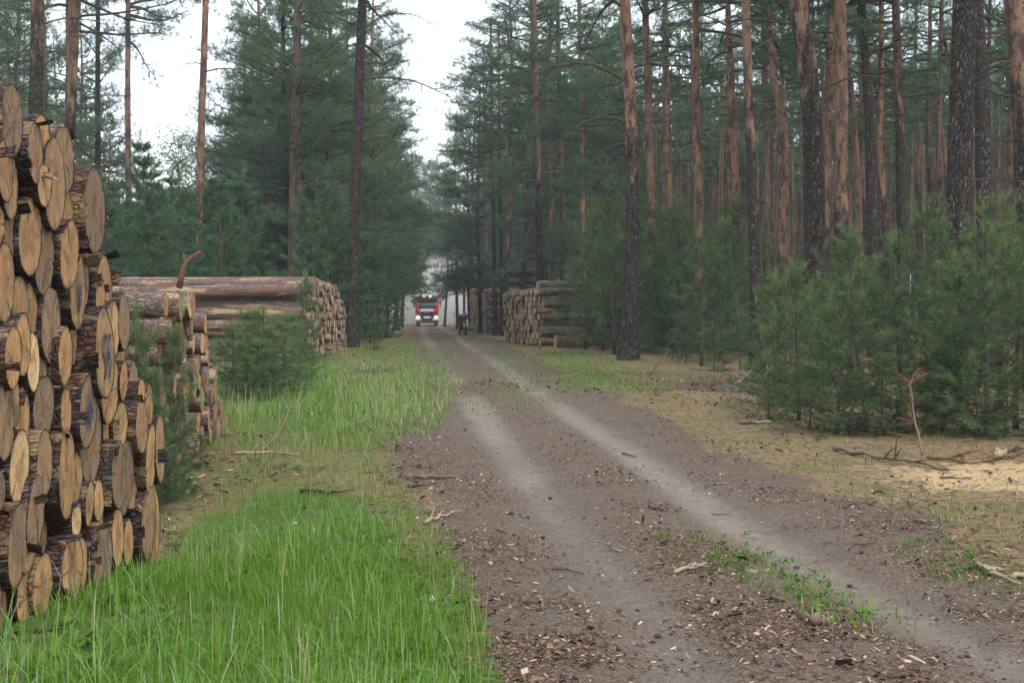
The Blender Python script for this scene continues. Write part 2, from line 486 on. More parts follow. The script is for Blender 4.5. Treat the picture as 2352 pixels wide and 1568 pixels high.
def mat_bark():
    """standing pine bark: dark ridged plates below, thin orange flakes above bark_height"""
    m, t, o = new_mat("pine_bark")
    g = G(t)
    rv, rr = g.rand_vec()
    ob = g.obj()
    wv = g.n("ShaderNodeVectorMath", {0: ob, 1: rv}, operation='ADD').outputs[0]
    wp = g.noise(wv, 5, 3)
    mp = g.n("ShaderNodeVectorMath", {0: g.mapping(wv, (27, 27, 8.5)), 1: g.n("ShaderNodeCombineXYZ", {0: wp, 1: wp, 2: wp}).outputs[0]}, operation='ADD').outputs[0]
    vor = g.n("ShaderNodeTexVoronoi", {"Vector": mp, "Scale": 1.0}, feature='DISTANCE_TO_EDGE').outputs[0]
    vc = g.n("ShaderNodeSeparateColor", {0: g.n("ShaderNodeTexVoronoi", {"Vector": mp, "Scale": 1.0}).outputs["Color"]}).outputs[0]
    fine = g.noise(wv, 38, 3, 0.7)
    mid = g.noise(g.mapping(wv, (5, 5, 1.6)), 1.0, 5, 0.65)
    dark = g.ramp(g.math('ADD', g.math('MULTIPLY', vc, 0.5), g.math('MULTIPLY', fine, 0.5)), [(0.25, (0.034, 0.028, 0.025)), (0.5, (0.068, 0.056, 0.050)), (0.70, (0.105, 0.090, 0.083)), (0.80, (0.24, 0.225, 0.21))])
    dark = g.mix(g.ss(vor, 0.16, 0.03), dark, (0.022, 0.018, 0.016))
    lite = g.ramp(mid, [(0.2, (0.085, 0.060, 0.048)), (0.40, (0.165, 0.090, 0.057)), (0.50, (0.235, 0.130, 0.080)), (0.62, (0.275, 0.175, 0.115)), (0.75, (0.15, 0.11, 0.09))])
    lite = g.mix(g.ss(fine, 0.56, 0.74), lite, (0.15, 0.085, 0.055))
    sep = g.n("ShaderNodeSeparateXYZ", {0: ob})
    bh = g.attr("bark_height", 'OBJECT').outputs["Fac"]
    k = g.math('ADD', g.math('SUBTRACT', sep.outputs[2], bh), g.math('MULTIPLY', g.math('SUBTRACT', mid, 0.5), 10.0))
    k = g.math('ADD', k, g.math('MULTIPLY', g.math('SUBTRACT', fine, 0.5), 3.0))
    f = g.ss(k, -0.9, 0.9)
    c = g.mix(f, dark, lite)
    kn = g.noise(g.mapping(wv, (4.5, 4.5, 1.7), (3, 8, 1)), 1.0, 5, 0.75)
    c = g.mix(g.math('MULTIPLY', g.ss(kn, 0.49, 0.56), 0.9), c, g.mix(0.45, dark, (0.045, 0.036, 0.032)))
    c = g.mix(g.math('MULTIPLY', g.math('MULTIPLY', g.ss(rr, 0.3, 0.95), 0.65), f), c, g.mix(0.7, c, (0.085, 0.066, 0.058)))
    hh = g.math('ADD', g.math('MULTIPLY', g.ss(vor, 0.0, 0.25), g.math('SUBTRACT', 1.0, g.math('MULTIPLY', f, 0.8))), g.math('MULTIPLY', fine, 0.4))
    principled(g, o, c, 0.92, 0.12, g.bump(hh, 1.0, 0.035))
    return m

def mat_leaf(name, stops, trans=0.3, hue=0.12, gloss=0.0):
    m, t, o = new_mat(name)
    g = G(t)
    tone = g.attr("tone").outputs["Fac"]
    rr = g.n("ShaderNodeObjectInfo").outputs["Random"]
    f = g.math('ADD', tone, g.math('MULTIPLY', g.math('SUBTRACT', rr, 0.5), hue))
    c = g.ramp(f, stops)
    d = g.n("ShaderNodeBsdfDiffuse", {"Color": c}).outputs[0]
    tcol = g.mix(1.0, c, (1.15, 1.25, 0.6), 'MULTIPLY')
    tr = g.n("ShaderNodeBsdfTranslucent", {"Color": tcol}).outputs[0]
    s = g.n("ShaderNodeMixShader", {0: trans, 1: d, 2: tr}).outputs[0]
    if gloss:
        gl = g.n("ShaderNodeBsdfGlossy", {"Roughness": 0.45, "Color": (0.9, 0.95, 1, 1)}).outputs[0]
        s = g.n("ShaderNodeMixShader", {0: gloss, 1: s, 2: gl}).outputs[0]
    t.links.new(s, o.inputs[0])
    return m

M = {}
M['ground'] = mat_ground()
M['wood'] = mat_wood()
M['logbark'] = mat_logbark('log_bark', 0.52)  # bark darkened: deep shade between the near logs painted into the colour
M['logbark2'] = mat_logbark('weathered_log_bark', 1.15, 0.2)  # weathered copy made lighter: light from the sky painted into the colour
M['bark'] = mat_bark()
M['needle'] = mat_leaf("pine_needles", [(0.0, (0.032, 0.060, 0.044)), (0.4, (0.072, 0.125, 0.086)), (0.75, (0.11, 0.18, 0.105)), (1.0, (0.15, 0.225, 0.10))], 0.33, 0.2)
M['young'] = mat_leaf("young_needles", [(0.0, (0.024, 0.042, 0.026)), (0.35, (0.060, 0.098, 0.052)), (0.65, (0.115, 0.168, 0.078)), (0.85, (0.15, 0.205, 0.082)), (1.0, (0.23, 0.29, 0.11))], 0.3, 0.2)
M['regrow'] = mat_leaf('regrowth_needles', [(0.0, (0.028, 0.058, 0.040)), (0.4, (0.066, 0.125, 0.076)), (0.75, (0.105, 0.18, 0.095)), (1.0, (0.16, 0.245, 0.10))], 0.3, 0.25)
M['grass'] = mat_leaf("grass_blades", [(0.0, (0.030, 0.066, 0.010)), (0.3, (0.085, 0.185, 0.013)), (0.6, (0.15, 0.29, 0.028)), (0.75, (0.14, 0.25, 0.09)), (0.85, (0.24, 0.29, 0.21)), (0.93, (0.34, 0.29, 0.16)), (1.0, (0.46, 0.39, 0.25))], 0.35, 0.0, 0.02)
M['leaf'] = mat_leaf("broad_leaves", [(0.0, (0.035, 0.085, 0.018)), (0.5, (0.07, 0.16, 0.03)), (1.0, (0.14, 0.25, 0.05))], 0.4, 0.1)
M['birch'] = mat_leaf("birch_leaves", [(0.0, (0.10, 0.17, 0.08)), (1.0, (0.20, 0.29, 0.14))], 0.4, 0.1)
M['moss'] = mat_leaf('moss_tufts', [(0.0, (0.060, 0.052, 0.020)), (0.25, (0.115, 0.10, 0.038)), (0.5, (0.175, 0.13, 0.068)), (0.75, (0.145, 0.08, 0.046)), (1.0, (0.27, 0.20, 0.12))], 0.2, 0.0)
M['deadneedle'] = mat_leaf("dead_needles", [(0.0, (0.10, 0.045, 0.022)), (1.0, (0.24, 0.12, 0.06))], 0.2, 0.1)
M['chip'] = mat_leaf("bark_chips", [(0.0, (0.032, 0.020, 0.015)), (0.4, (0.085, 0.052, 0.038)), (0.75, (0.17, 0.115, 0.085)), (1.0, (0.42, 0.33, 0.24))], 0.0, 0.0)
M['twig'] = simple("dry_twig", (0.15, 0.105, 0.075), 0.9, 0.1)
M['deadwood'] = simple("dead_branch", (0.055, 0.042, 0.036), 0.9, 0.1, dirt=0.5)
M['reddead'] = simple("red_brown_branch", (0.13, 0.064, 0.04), 0.9, 0.05, dirt=0.5)
M['paleb'] = simple("bare_grey_stick", (0.27, 0.215, 0.155), 0.9, 0.05, dirt=0.6)
M['blue'] = simple("blue_paint", (0.010, 0.040, 0.105), 0.85, 0.05, dirt=0.5)
M['green'] = simple("green_paint", (0.05, 0.36, 0.16), 0.7, 0.2, dirt=0.2)
M['orange'] = simple("orange_paint", (0.62, 0.13, 0.06), 0.7, 0.2, dirt=0.2)

# ------------------------------------------------------------------ ground and road
ZG = {   # zones drawn in the photo's 2352 px frame, laid on the flat ground
 'grass': [(-1500, 1750), (-1500, 3000), (1130, 3000), (1050, 1568), (985, 1345), (915, 1205), (860, 1140), (760, 1100), (640, 1095), (500, 1120), (390, 1180), (330, 1290), (60, 1450), (-300, 1560)],
 'mid': [(500, 880), (580, 835), (700, 812), (790, 820), (835, 855), (880, 900), (880, 985), (800, 1000), (690, 1010), (560, 985), (500, 950)],
 'side': [(800, 790), (860, 770), (946, 770), (955, 835), (962, 880), (975, 960), (930, 1000), (880, 990), (860, 900), (835, 850)],
 'strip': [(985, 765), (1030, 765), (1060, 800), (1115, 850), (1190, 905), (1230, 940), (1160, 940), (1085, 880), (1035, 830), (1000, 795)],
 'strip2': [(1590, 1228), (1660, 1225), (1790, 1285), (1880, 1330), (1830, 1350), (1700, 1335), (1610, 1270)],
 'strip3': [(1860, 1350), (1960, 1370), (2010, 1420), (1930, 1425), (1880, 1390)],
 'rverge': [(1090, 765), (1160, 775), (1260, 805), (1400, 820), (1450, 850), (1500, 880), (1400, 905), (1330, 890), (1240, 845), (1150, 795)],
 'rtuft': [(2110, 1262), (2180, 1255), (2280, 1300), (2360, 1335), (2360, 1360), (2250, 1340), (2150, 1300)],
 'saw': [(1985, 1085), (2100, 1062), (2300, 1060), (2600, 1060), (2600, 1120), (2300, 1122), (2150, 1128), (2010, 1115)],  # outline of the sun spot painted bright on the verge
}
ZG = {k: np.array(v, dtype=float) for k, v in ZG.items()}
def zone(k, X, Y, soft=0.35):
    """soft membership of ground points in a zone"""
    m = 0
    for dx, dy in ((0, 0), (1, 0), (-1, 0), (0, 1.6), (0, -1.6), (.7, 1), (-.7, -1), (.7, -1), (-.7, 1)):
        Yq = np.maximum(Y + dy * soft * (Y / 12), 2.5)
        xv, yv = to_v(X + dx * soft * (Y / 14), Yq, base_z(Yq))
        m = m + in_poly(xv, yv, ZG[k])
    return m / 9.0

ys = [3.0]
while ys[-1] < 420: ys.append(ys[-1] * 1.0105)
ys = np.array([-60, -30, -15, -6, -2, 0.5, 2] + ys + [520, 700])
xs = np.concatenate([-np.geomspace(330, 12.5, 34), np.arange(-12, -5, 0.14), np.arange(-5, 8, 0.045), np.arange(8, 16, 0.12), np.geomspace(16, 330, 38)])
GX, GY = np.meshgrid(xs, ys)
gx, gy = GX.ravel(), GY.ravel()
gz = terrain(gx, gy)
inroad = np.minimum(gx - edge_x(EDL, gy), edge_x(EDR, gy) - gx)
e_n = (fbm(gx * 1.1, gy * 1.1, 3) - 0.5) * 1.1
wl = sstep(-0.55, 0.35, inroad + e_n)
dl = poly_dist(gx, gy, TRL); dr = poly_dist(gx, gy, TRR)
brk = fbm(gx * 0.55 + 3, gy * 0.16, 3)
tw = np.maximum(np.exp(-(dl / 0.28) ** 2) * np.interp(gy, [8, 9.5, 11, 14], [0.45, 0.55, 0.75, 1.1]), np.exp(-(dr / 0.27) ** 2) * np.interp(gy, [8, 11, 14], [0.5, 0.68, 0.9]))
tw *= 0.5 + 0.6 * sstep(0.3, 0.62, brk)
tw = np.maximum(tw, 0.30 * np.maximum(np.exp(-(dl / 0.7) ** 2), np.exp(-(dr / 0.75) ** 2)))
tw *= 1 - 0.85 * np.exp(-((gy - 31.5) / 2.6) ** 2) * (dl < 0.9)
gr = np.zeros_like(gx)
for k, v in (('grass', 0.85), ('mid', 0.8), ('side', 0.7), ('strip', 0.62), ('strip2', 0.33), ('strip3', 0.3), ('rverge', 0.5), ('rtuft', 0.3)):
    gr = np.maximum(gr, v * zone(k, gx, gy))
rx = gx - edge_x(EDR, gy)
gr = np.maximum(gr, 0.33 * np.exp(-((rx - 0.5) / 0.5) ** 2) * (gy > 12))
gr = np.maximum(gr, 0.40 * (gx < edge_x(EDL, gy)) * (gy > 13) * (gy < 40))
gr = gr * (0.6 + 0.8 * fbm(gx * 0.9, gy * 0.9, 3))
wl = wl * (1 - 0.75 * np.clip(zone('strip', gx, gy) + zone('strip2', gx, gy) * .6, 0, 1))
heap = np.maximum(np.exp(-(((gx + 3.3) / 1.0) ** 2 + ((gy - 37.5) / 3.0) ** 2)), 0)          # churned bark across the verge
heap = np.maximum(heap, 0.9 * np.exp(-(((gx - 4.6) / 2.2) ** 2 + ((gy - 31) / 3.2) ** 2)))
heap = np.maximum(heap, 0.75 * np.exp(-(((gx + 0.3) / 1.2) ** 2 + ((gy - 31.5) / 1.6) ** 2)))
lit = np.clip(np.maximum(wl * 0.95, heap), 0, 1)
forest = np.maximum(sstep(5.5, 9.0, rx + 0.12 * (gy - 20) * (gy < 30) * 0), sstep(4.0, 7.5, edge_x(EDL, gy) - gx))
forest = np.maximum(forest, 0.45 * sstep(16, 13, gy) * (gx > 0))
forest = np.maximum(forest, 0.62 * fbm(gx * 0.7 + 11, gy * 0.7, 3) * (gx < edge_x(EDL, gy)) * (gy > 11) * (gy < 26) * 1.3)
sun_patch = zone('saw', gx, gy, 0.5) * (0.55 + 0.6 * fbm(gx * 2, gy * 2, 3))
zc = np.stack([np.clip(tw * sstep(-0.4, 0.5, inroad), 0, 1), gr, lit, np.ones_like(gx)], -1)
zc2 = np.stack([sun_patch, forest * 0.9, 0 * gx, np.ones_like(gx)], -1)
ny, nx = GX.shape
i = np.arange(ny - 1)[:, None] * nx; j = np.arange(nx - 1)[None, :]
FQ = np.stack([i + j, i + j + 1, i + nx + j + 1, i + nx + j], -1).reshape(-1, 4)
isroad = inroad[FQ].mean(1) > 0
GV = np.stack([gx, gy, gz], -1)
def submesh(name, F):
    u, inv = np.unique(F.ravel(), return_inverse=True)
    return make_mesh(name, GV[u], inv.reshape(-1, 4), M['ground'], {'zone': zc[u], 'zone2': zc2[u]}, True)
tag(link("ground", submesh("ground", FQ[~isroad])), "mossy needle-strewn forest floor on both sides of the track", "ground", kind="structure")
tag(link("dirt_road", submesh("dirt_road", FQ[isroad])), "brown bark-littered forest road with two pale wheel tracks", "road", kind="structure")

# ------------------------------------------------------------------ grass, chips, cones
def scatter_zone(k, n, xr, yr, pw=1.0, soft=0.3, thr=0.0):
    out = []
    m = 0
    while m < n:
        q = max(4 * n, 20000)
        X = rs.uniform(*xr, q)
        Y = 1 / np.sqrt(rs.uniform(1 / yr[1] ** 2, 1 / yr[0] ** 2, q)) if pw == 1 else rs.uniform(*yr, q)
        wgt = zone(k, X, Y, soft)
        keep = rs.rand(q) < np.clip(wgt - thr, 0, 1)
        out.append(np.stack([X[keep], Y[keep]], -1)); m += keep.sum()
        if keep.sum() == 0: break
    return np.vstack(out)[:n]
def blades(P, h, wd, lean=0.35, tone=(0.15, 0.6), droop=0.5, stiff=1.0):
    n = len(P)
    z = terrain(P[:, 0], P[:, 1]) - 0.01
    h = h * rs.uniform(0.45, 1.15, n)
    a = rs.uniform(0, 2 * PI, n)
    d = np.stack([np.cos(a), np.sin(a)], -1)
    side = np.stack([-d[:, 1], d[:, 0]], -1)
    ln = np.abs(rs.randn(n)) * lean
    ts = np.array([0, 0.38, 0.72, 1.0])
    base = np.stack([P[:, 0], P[:, 1], z], -1)
    V = np.zeros((n, 7, 3))
    dr = droop * np.abs(rs.randn(n)) * ln
    for k, t_ in enumerate(ts):
        off = h * (ln * t_ + dr * t_ ** 2.2)
        c = base.copy()
        c[:, :2] += d * off[:, None]
        c[:, 2] += h * (t_ - 0.55 * np.minimum(ln + dr, 1.5) * t_ ** 2.4)
        wk = wd * (1, 0.95, 0.65, 0)[k] * rs.uniform(0.7, 1.2, n) * 0.5
        if k < 3:
            V[:, 2 * k, :] = c; V[:, 2 * k + 1, :] = c
            V[:, 2 * k, :2] -= side * wk[:, None]; V[:, 2 * k + 1, :2] += side * wk[:, None]
        else: V[:, 6, :] = c
    T = np.array([[0, 1, 3], [0, 3, 2], [2, 3, 5], [2, 5, 4], [4, 5, 6]])
    F = (np.arange(n)[:, None, None] * 7 + T[None]).reshape(-1, 3)
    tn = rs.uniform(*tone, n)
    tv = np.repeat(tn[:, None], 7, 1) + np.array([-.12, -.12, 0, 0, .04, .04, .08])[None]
    return V.reshape(-1, 3), F, tv.ravel()
def multi(name, parts, mat, label, cat):
    V = []; F = []; T = []; o = 0
    for v, f, t_ in parts:
        V.append(v); F.append(f + o); T.append(t_); o += len(v)
    ob = link(name, make_mesh(name, np.vstack(V), np.vstack(F), mat, {'tone': np.concatenate(T)}))
    return tag(ob, label, cat, kind="stuff")

NB = 1.0
P1 = scatter_zone('grass', int(150000 * NB), (-4.2, 1.0), (6.2, 16.5), soft=0.4)
dens = fbm(P1[:, 0] * 1.2, P1[:, 1] * 1.2, 3)
# thin out under the near stack and towards the far, drier edge
und = P1[:, 0] < (-2.62 - 0.052 * (P1[:, 1] - 8.5))
P1 = P1[(rs.rand(len(P1)) < sstep(0.22, 0.5, dens) * 0.85 + 0.12) & ~(und & (rs.rand(len(P1)) < 0.93))]
far1 = sstep(11.5, 14.0, P1[:, 1])
P1 = P1[rs.rand(len(P1)) > 0.75 * far1]
pA = P1[rs.rand(len(P1)) < 0.9]
bl = (pA[:, 0] < -1.75 - 0.05 * pA[:, 1] + 0.5 * fbm(pA[:, 0] * 2, pA[:, 1] * 2, 2)) & (pA[:, 1] < 9.6)
pA = pA[~(bl & (rs.rand(len(pA)) < 0.8))]
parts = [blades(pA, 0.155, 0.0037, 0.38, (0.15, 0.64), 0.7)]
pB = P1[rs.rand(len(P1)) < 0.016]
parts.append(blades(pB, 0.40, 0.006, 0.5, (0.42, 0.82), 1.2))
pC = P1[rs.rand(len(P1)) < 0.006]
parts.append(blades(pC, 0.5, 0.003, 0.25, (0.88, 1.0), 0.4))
qb = 5200
Yb = rs.uniform(11.5, 21, qb); Xb = rs.uniform(-4.6, -0.4, qb)
kb = (fbm(Xb * 1.5 + 7, Yb * 0.9, 3) > 0.47) & (Xb < edge_x(EDL, Yb) - 0.15) & (Xb > -2.75 - 0.03 * (Yb - 11))
pD = np.stack([Xb, Yb], -1)[kb]
parts.append(blades(pD, 0.26, 0.0045, 0.45, (0.15, 0.80), 0.9))
multi("grass", parts, M['grass'], "bright green knee-high grass growing beside the near stack of logs", "grass")
parts = []
for k, n, h, wd, tone, xr, yr in (('mid', 7500, 0.25, 0.008, (0.03, 0.70), (-8, -1.5), (17, 50)), ('mid', 1000, 0.55, 0.005, (0.84, 0.98), (-8, -1.5), (17, 50)),
                                  ('side', 7500, 0.14, 0.010, (0.12, 0.66), (-7, -1), (19, 70)), ('side', 1300, 0.26, 0.008, (0.78, 1.0), (-6, -1), (19, 40)),
                                  ('strip', 2200, 0.08, 0.012, (0.12, 0.55), (-5, 1.5), (24, 75)), ('strip2', 900, 0.07, 0.005, (0.15, 0.6), (0.6, 4), (9.5, 14)),
                                  ('strip3', 170, 0.12, 0.008, (0.2, 0.6), (1, 4), (8.5, 11)), ('rverge', 4200, 0.12, 0.012, (0.10, 0.60), (-3, 4.5), (26, 75)),
                                  ('rtuft', 420, 0.07, 0.006, (0.2, 0.72), (2, 6), (9, 14))):
    parts.append(blades(scatter_zone(k, n, xr, yr, soft=1.2 if k == 'mid' else 0.4), h, wd, 0.4, tone, 0.7))
q = 9000
Y = 1 / np.sqrt(rs.uniform(1 / 42.0 ** 2, 1 / 12.0 ** 2, q)); X = rs.uniform(-6.5, 13, q)
cl = fbm(X * 0.8, Y * 0.8, 3)
ok = (cl > 0.52) & ((X < edge_x(EDL, Y) - 0.1) | (X > edge_x(EDR, Y) + 0.15))
parts.append(blades(np.stack([X, Y], -1)[ok], 0.12, 0.010, 0.5, (0.1, 0.62), 0.6))
ok = (~ok) & ((X < edge_x(EDL, Y) - 0.1) | (X > edge_x(EDR, Y) + 0.15)) & (rs.rand(q) < 0.25)
parts.append(blades(np.stack([X, Y], -1)[ok], 0.14, 0.007, 0.8, (0.85, 1.0), 0.6))
# short dry moss and withered grass that roughens the forest floor
q = 95000
Y = 1 / np.sqrt(rs.uniform(1 / 40.0 ** 2, 1 / 9.5 ** 2, q)); X = rs.uniform(-7, 13, q)
cl = fbm(X * 1.3 + 4, Y * 1.3, 3)
ok = (cl > 0.40 + 0.2 * rs.rand(q) - 0.1) & ((X < edge_x(EDL, Y) + 0.1 * rs.randn(q)) | (X > edge_x(EDR, Y) + 0.1 * rs.randn(q))) & (zone('grass', X, Y) < 0.5)
MOSS = blades(np.stack([X, Y], -1)[ok], 0.04, 0.010, 0.9, (0.1, 0.95), 0.8)
multi("moss", [MOSS], M['moss'], "low olive and straw-coloured moss and withered grass on the verges", "moss")
multi("verge_grass", parts, M['grass'], "thin pale grass along the verges and down the middle of the road", "grass")

def rosettes(P, r, tone):
    n = len(P); k = 6
    z = terrain(P[:, 0], P[:, 1])
    V = []; F = []
    c = np.repeat(np.stack([P[:, 0], P[:, 1], z + 0.012], -1), k, 0)
    a = rs.uniform(0, 2 * PI, n * k)
    d = np.stack([np.cos(a), np.sin(a), rs.uniform(0.1, 0.9, n * k)], -1)
    s_ = np.stack([-np.sin(a), np.cos(a), np.zeros(n * k)], -1)
    L = r * rs.uniform(0.5, 1.2, n * k)[:, None]
    p0 = c + d * L * 0.2; p1 = c + d * L * 0.65 + s_ * L * 0.26; p2 = c + d * L; p3 = c + d * L * 0.65 - s_ * L * 0.26
    V = np.stack([p0, p1, p2, p3], 1).reshape(-1, 3)
    b = np.arange(n * k)[:, None] * 4
    F = np.vstack([b + [0, 1, 2], b + [0, 2, 3]])
    return V, F, np.repeat(rs.uniform(*tone, n * k), 4)
Pe = P1[(P1[:, 0] > edge_x(EDL, P1[:, 1]) - 0.65)]
Pe = Pe[rs.rand(len(Pe)) < min(1, 900 / max(1, len(Pe)))]
Pr = scatter_zone('strip2', 45, (0.6, 4), (9.5, 14)); Pr2 = scatter_zone('rtuft', 40, (2, 6), (9, 14)); Pr3 = scatter_zone('strip3', 22, (1, 4), (8.5, 11))
Pm = scatter_zone('grass', 260, (-4, 0.8), (7, 15))
multi("weeds", [rosettes(Pe, 0.05, (0.3, 0.8)), rosettes(np.vstack([Pr, Pr2, Pr3]), 0.05, (0.0, 0.6)), rosettes(Pm, 0.09, (0.3, 0.9))], M['leaf'], "small broad-leaved weeds along the grass edge and between the wheel tracks", "weeds")

def chips(n, xr, yr, wfun, smin, smax, tone):
    q = n * 5
    Y = 1 / np.sqrt(rs.uniform(1 / yr[1] ** 2, 1 / yr[0] ** 2, q)); X = rs.uniform(*xr, q)
    k = rs.rand(q) < wfun(X, Y)
    X, Y = X[k][:n], Y[k][:n]; n = len(X)
    z = terrain(X, Y)
    L = smin + (smax - smin) * rs.rand(n) ** 3; Wd = L * rs.uniform(0.15, 0.6, n)
    a = rs.uniform(0, 2 * PI, n); ti = rs.randn(n) * 0.28; tj = rs.randn(n) * 0.35
    u = np.stack([np.cos(a), np.sin(a), ti], -1) * L[:, None] * 0.5
    v = np.stack([-np.sin(a), np.cos(a), tj], -1) * Wd[:, None] * 0.5
    c = np.stack([X, Y, z + 0.004 + L * 0.5 * np.abs(ti) * 0.8 + Wd * .5 * np.abs(tj) * 0.8], -1)
    e = rs.uniform(0.5, 1.0, (4, n, 1))
    h = np.stack([0 * X, 0 * X, 0.12 * Wd + 0.003], -1)
    V = np.stack([c - u * e[0] - v * e[1], c + u * e[1] - v * e[2], c + u * e[2] + v * e[3], c - u * e[3] + v * e[0], c + h], 1).reshape(-1, 3)
    b = np.arange(n)[:, None] * 5
    F = np.vstack([b + [0, 1, 4], b + [1, 2, 4], b + [2, 3, 4], b + [3, 0, 4]])
    return V, F, np.repeat(np.clip(rs.normal(tone[0], tone[1], n), 0, 1), 5)
def w_road(X, Y):
    d = np.minimum(poly_dist(X, Y, TRL), poly_dist(X, Y, TRR))
    inr = np.minimum(X - edge_x(EDL, Y), edge_x(EDR, Y) - X)
    cl = fbm(X * 1.6 + 2, Y * 1.6, 3)
    g_ = zone('grass', X, Y, .2)
    return sstep(-0.5, 0.2, inr) * (0.10 + 0.9 * sstep(0.15, 0.5, d)) * (0.15 + 0.85 * sstep(0.38, 0.62, cl)) * (1 - 0.9 * g_)
def w_floor(X, Y):
    inr = np.minimum(X - edge_x(EDL, Y), edge_x(EDR, Y) - X)
    cl = fbm(X * 1.1 + 8, Y * 1.1, 3)
    g_ = zone('grass', X, Y, .2)
    return sstep(0.3, -0.1, inr) * sstep(0.36, 0.64, cl) * (1 - 0.95 * g_)
def w_heap(X, Y):
    return np.clip(np.exp(-(((X + 3.3) / 1.0) ** 2 + ((Y - 37.5) / 3.0) ** 2)) + np.exp(-(((X - 4.6) / 2.2) ** 2 + ((Y - 31) / 3.2) ** 2)) + 0.8 * np.exp(-(((X + 0.3) / 1.2) ** 2 + ((Y - 31.5) / 1.6) ** 2)), 0, 1)
multi("bark_litter", [chips(78000, (-3.5, 6.5), (7.2, 32), w_road, 0.006, 0.05, (0.52, 0.22)), chips(420, (-3.5, 6.5), (7.2, 24), w_road, 0.05, 0.13, (0.5, 0.2)),
                      chips(17000, (-6, 11), (9.5, 40), w_floor, 0.012, 0.10, (0.5, 0.24)), chips(5200, (-6.2, -0.8), (10.5, 26), w_floor, 0.012, 0.13, (0.45, 0.26)), chips(6000, (-6, 8), (26, 43), w_heap, 0.02, 0.13, (0.40, 0.2))],
      M['chip'], "brown bark chips and flakes strewn over the road and its verges", "bark chips")

# pine cones scattered on the road: one shared mesh shape merged as ground litter
cb = MB()
for _ in range(110):
    Y = 1 / math.sqrt(rnd.uniform(1 / 30.0 ** 2, 1 / 7.6 ** 2)); X = rnd.uniform(-2.5, 6.5)
    if X < edge_x(EDL, np.array([Y]))[0] + 0.1: continue
    s_ = rnd.uniform(0.010, 0.019); a = rnd.uniform(0, 2 * PI)
    d = np.array([math.cos(a), math.sin(a), 0.1])
    p = np.array([X, Y, tz(X, Y) + s_ * 0.8])
    cb.tube([p - d * s_ * 1.5, p - d * s_ * 0.9, p, p + d * s_ * 0.9, p + d * s_ * 1.4], [s_ * .3, s_ * .95, s_ * 1.05, s_ * .7, s_ * .25], 6, True, 0.12)
tag(cb.build("cone_litter", M['deadwood']), "small dark pine cones lying about on the road", "pine cones", kind="stuff")

# ------------------------------------------------------------------ sawn logs
ORD = "first second third fourth fifth sixth seventh eighth ninth tenth eleventh twelfth thirteenth fourteenth fifteenth sixteenth seventeenth eighteenth nineteenth twentieth".split()
def ordn(i):
    return ORD[i] if i < 20 else ("twenty-" + ORD[i - 20] if i < 29 else "thirtieth")
def log_shapes(r, L, seg=26, rough=0.05, rg=None, tilt=0.0, oval=0.0, plates=True, bend=0.0, bz_=0.0):
    """bark tube with an irregular outline, open to the sawn face at x = 0; returns (bark V,Q), (face V,Q,T)"""
    rg = rg or rs
    th = np.arange(seg) * 2 * PI / seg
    k = np.arange(1, 5)
    amp = rg.randn(4) * rough / k; ph = rg.uniform(0, 2 * PI, 4)
    out = 1 + (amp[:, None] * np.cos(k[:, None] * th[None] + ph[:, None])).sum(0) + oval * np.cos(2 * th)
    out += rg.randn(seg) * 0.012
    xsn = np.concatenate([[0, 0.02, 0.06, 0.12], np.linspace(0.2, L, max(5, int(L / 0.45)))])
    V = []
    n = len(xsn)
    jx = rg.uniform(-0.5, 0.5, 2)
    rin = r * out * 0.965
    face_x = (np.cos(th) * r * tilt * jx[0] + np.sin(th) * r * tilt * jx[1])
    V.append(np.stack([face_x - 0.004, np.cos(th) * rin, np.sin(th) * rin], -1))
    for a, x in enumerate(xsn):
        pl = 1 + (rg.randn(seg) * 0.016 if plates else 0)
        rr_ = r * out * pl * (1 - 0.012 * x)
        bo = bend * np.sin(PI * x / L) * np.array([1, bz_])
        V.append(np.stack([face_x * max(0, 1 - x * 4) - x, np.cos(th) * rr_ + bo[0], np.sin(th) * rr_ + bo[1]], -1))
    V = np.vstack(V)
    i = np.arange(n)[:, None] * seg; j = np.arange(seg)[None]; j2 = (j + 1) % seg
    Q = np.stack([i + j, i + j2, i + seg + j2, i + seg + j], -1).reshape(-1, 4)
    fv = [np.array([[0, 0, 0]]) + [0.002, 0, 0]]
    for f in (0.35, 0.7, 0.999):
        fv.append(np.stack([face_x * f - 0.002 * f + rg.randn(seg) * 0.0015, np.cos(th) * rin * f, np.sin(th) * rin * f], -1))
    FVt = np.vstack(fv)
    T = np.stack([np.zeros(seg, int), 1 + np.arange(seg), 1 + (np.arange(seg) + 1) % seg], -1)
    Qf = np.vstack([np.stack([1 + a * seg + np.arange(seg), 1 + (a + 1) * seg + np.arange(seg), 1 + (a + 1) * seg + (np.arange(seg) + 1) % seg, 1 + a * seg + (np.arange(seg) + 1) % seg], -1) for a in (0, 1)])
    return (V, Q), (FVt, Qf, T)
def tone_word(t):
    return "dark grey weathered" if t < 0.14 else "greyish" if t < 0.36 else "brownish" if t < 0.6 else "honey-coloured" if t < 0.85 else "fresh pale"
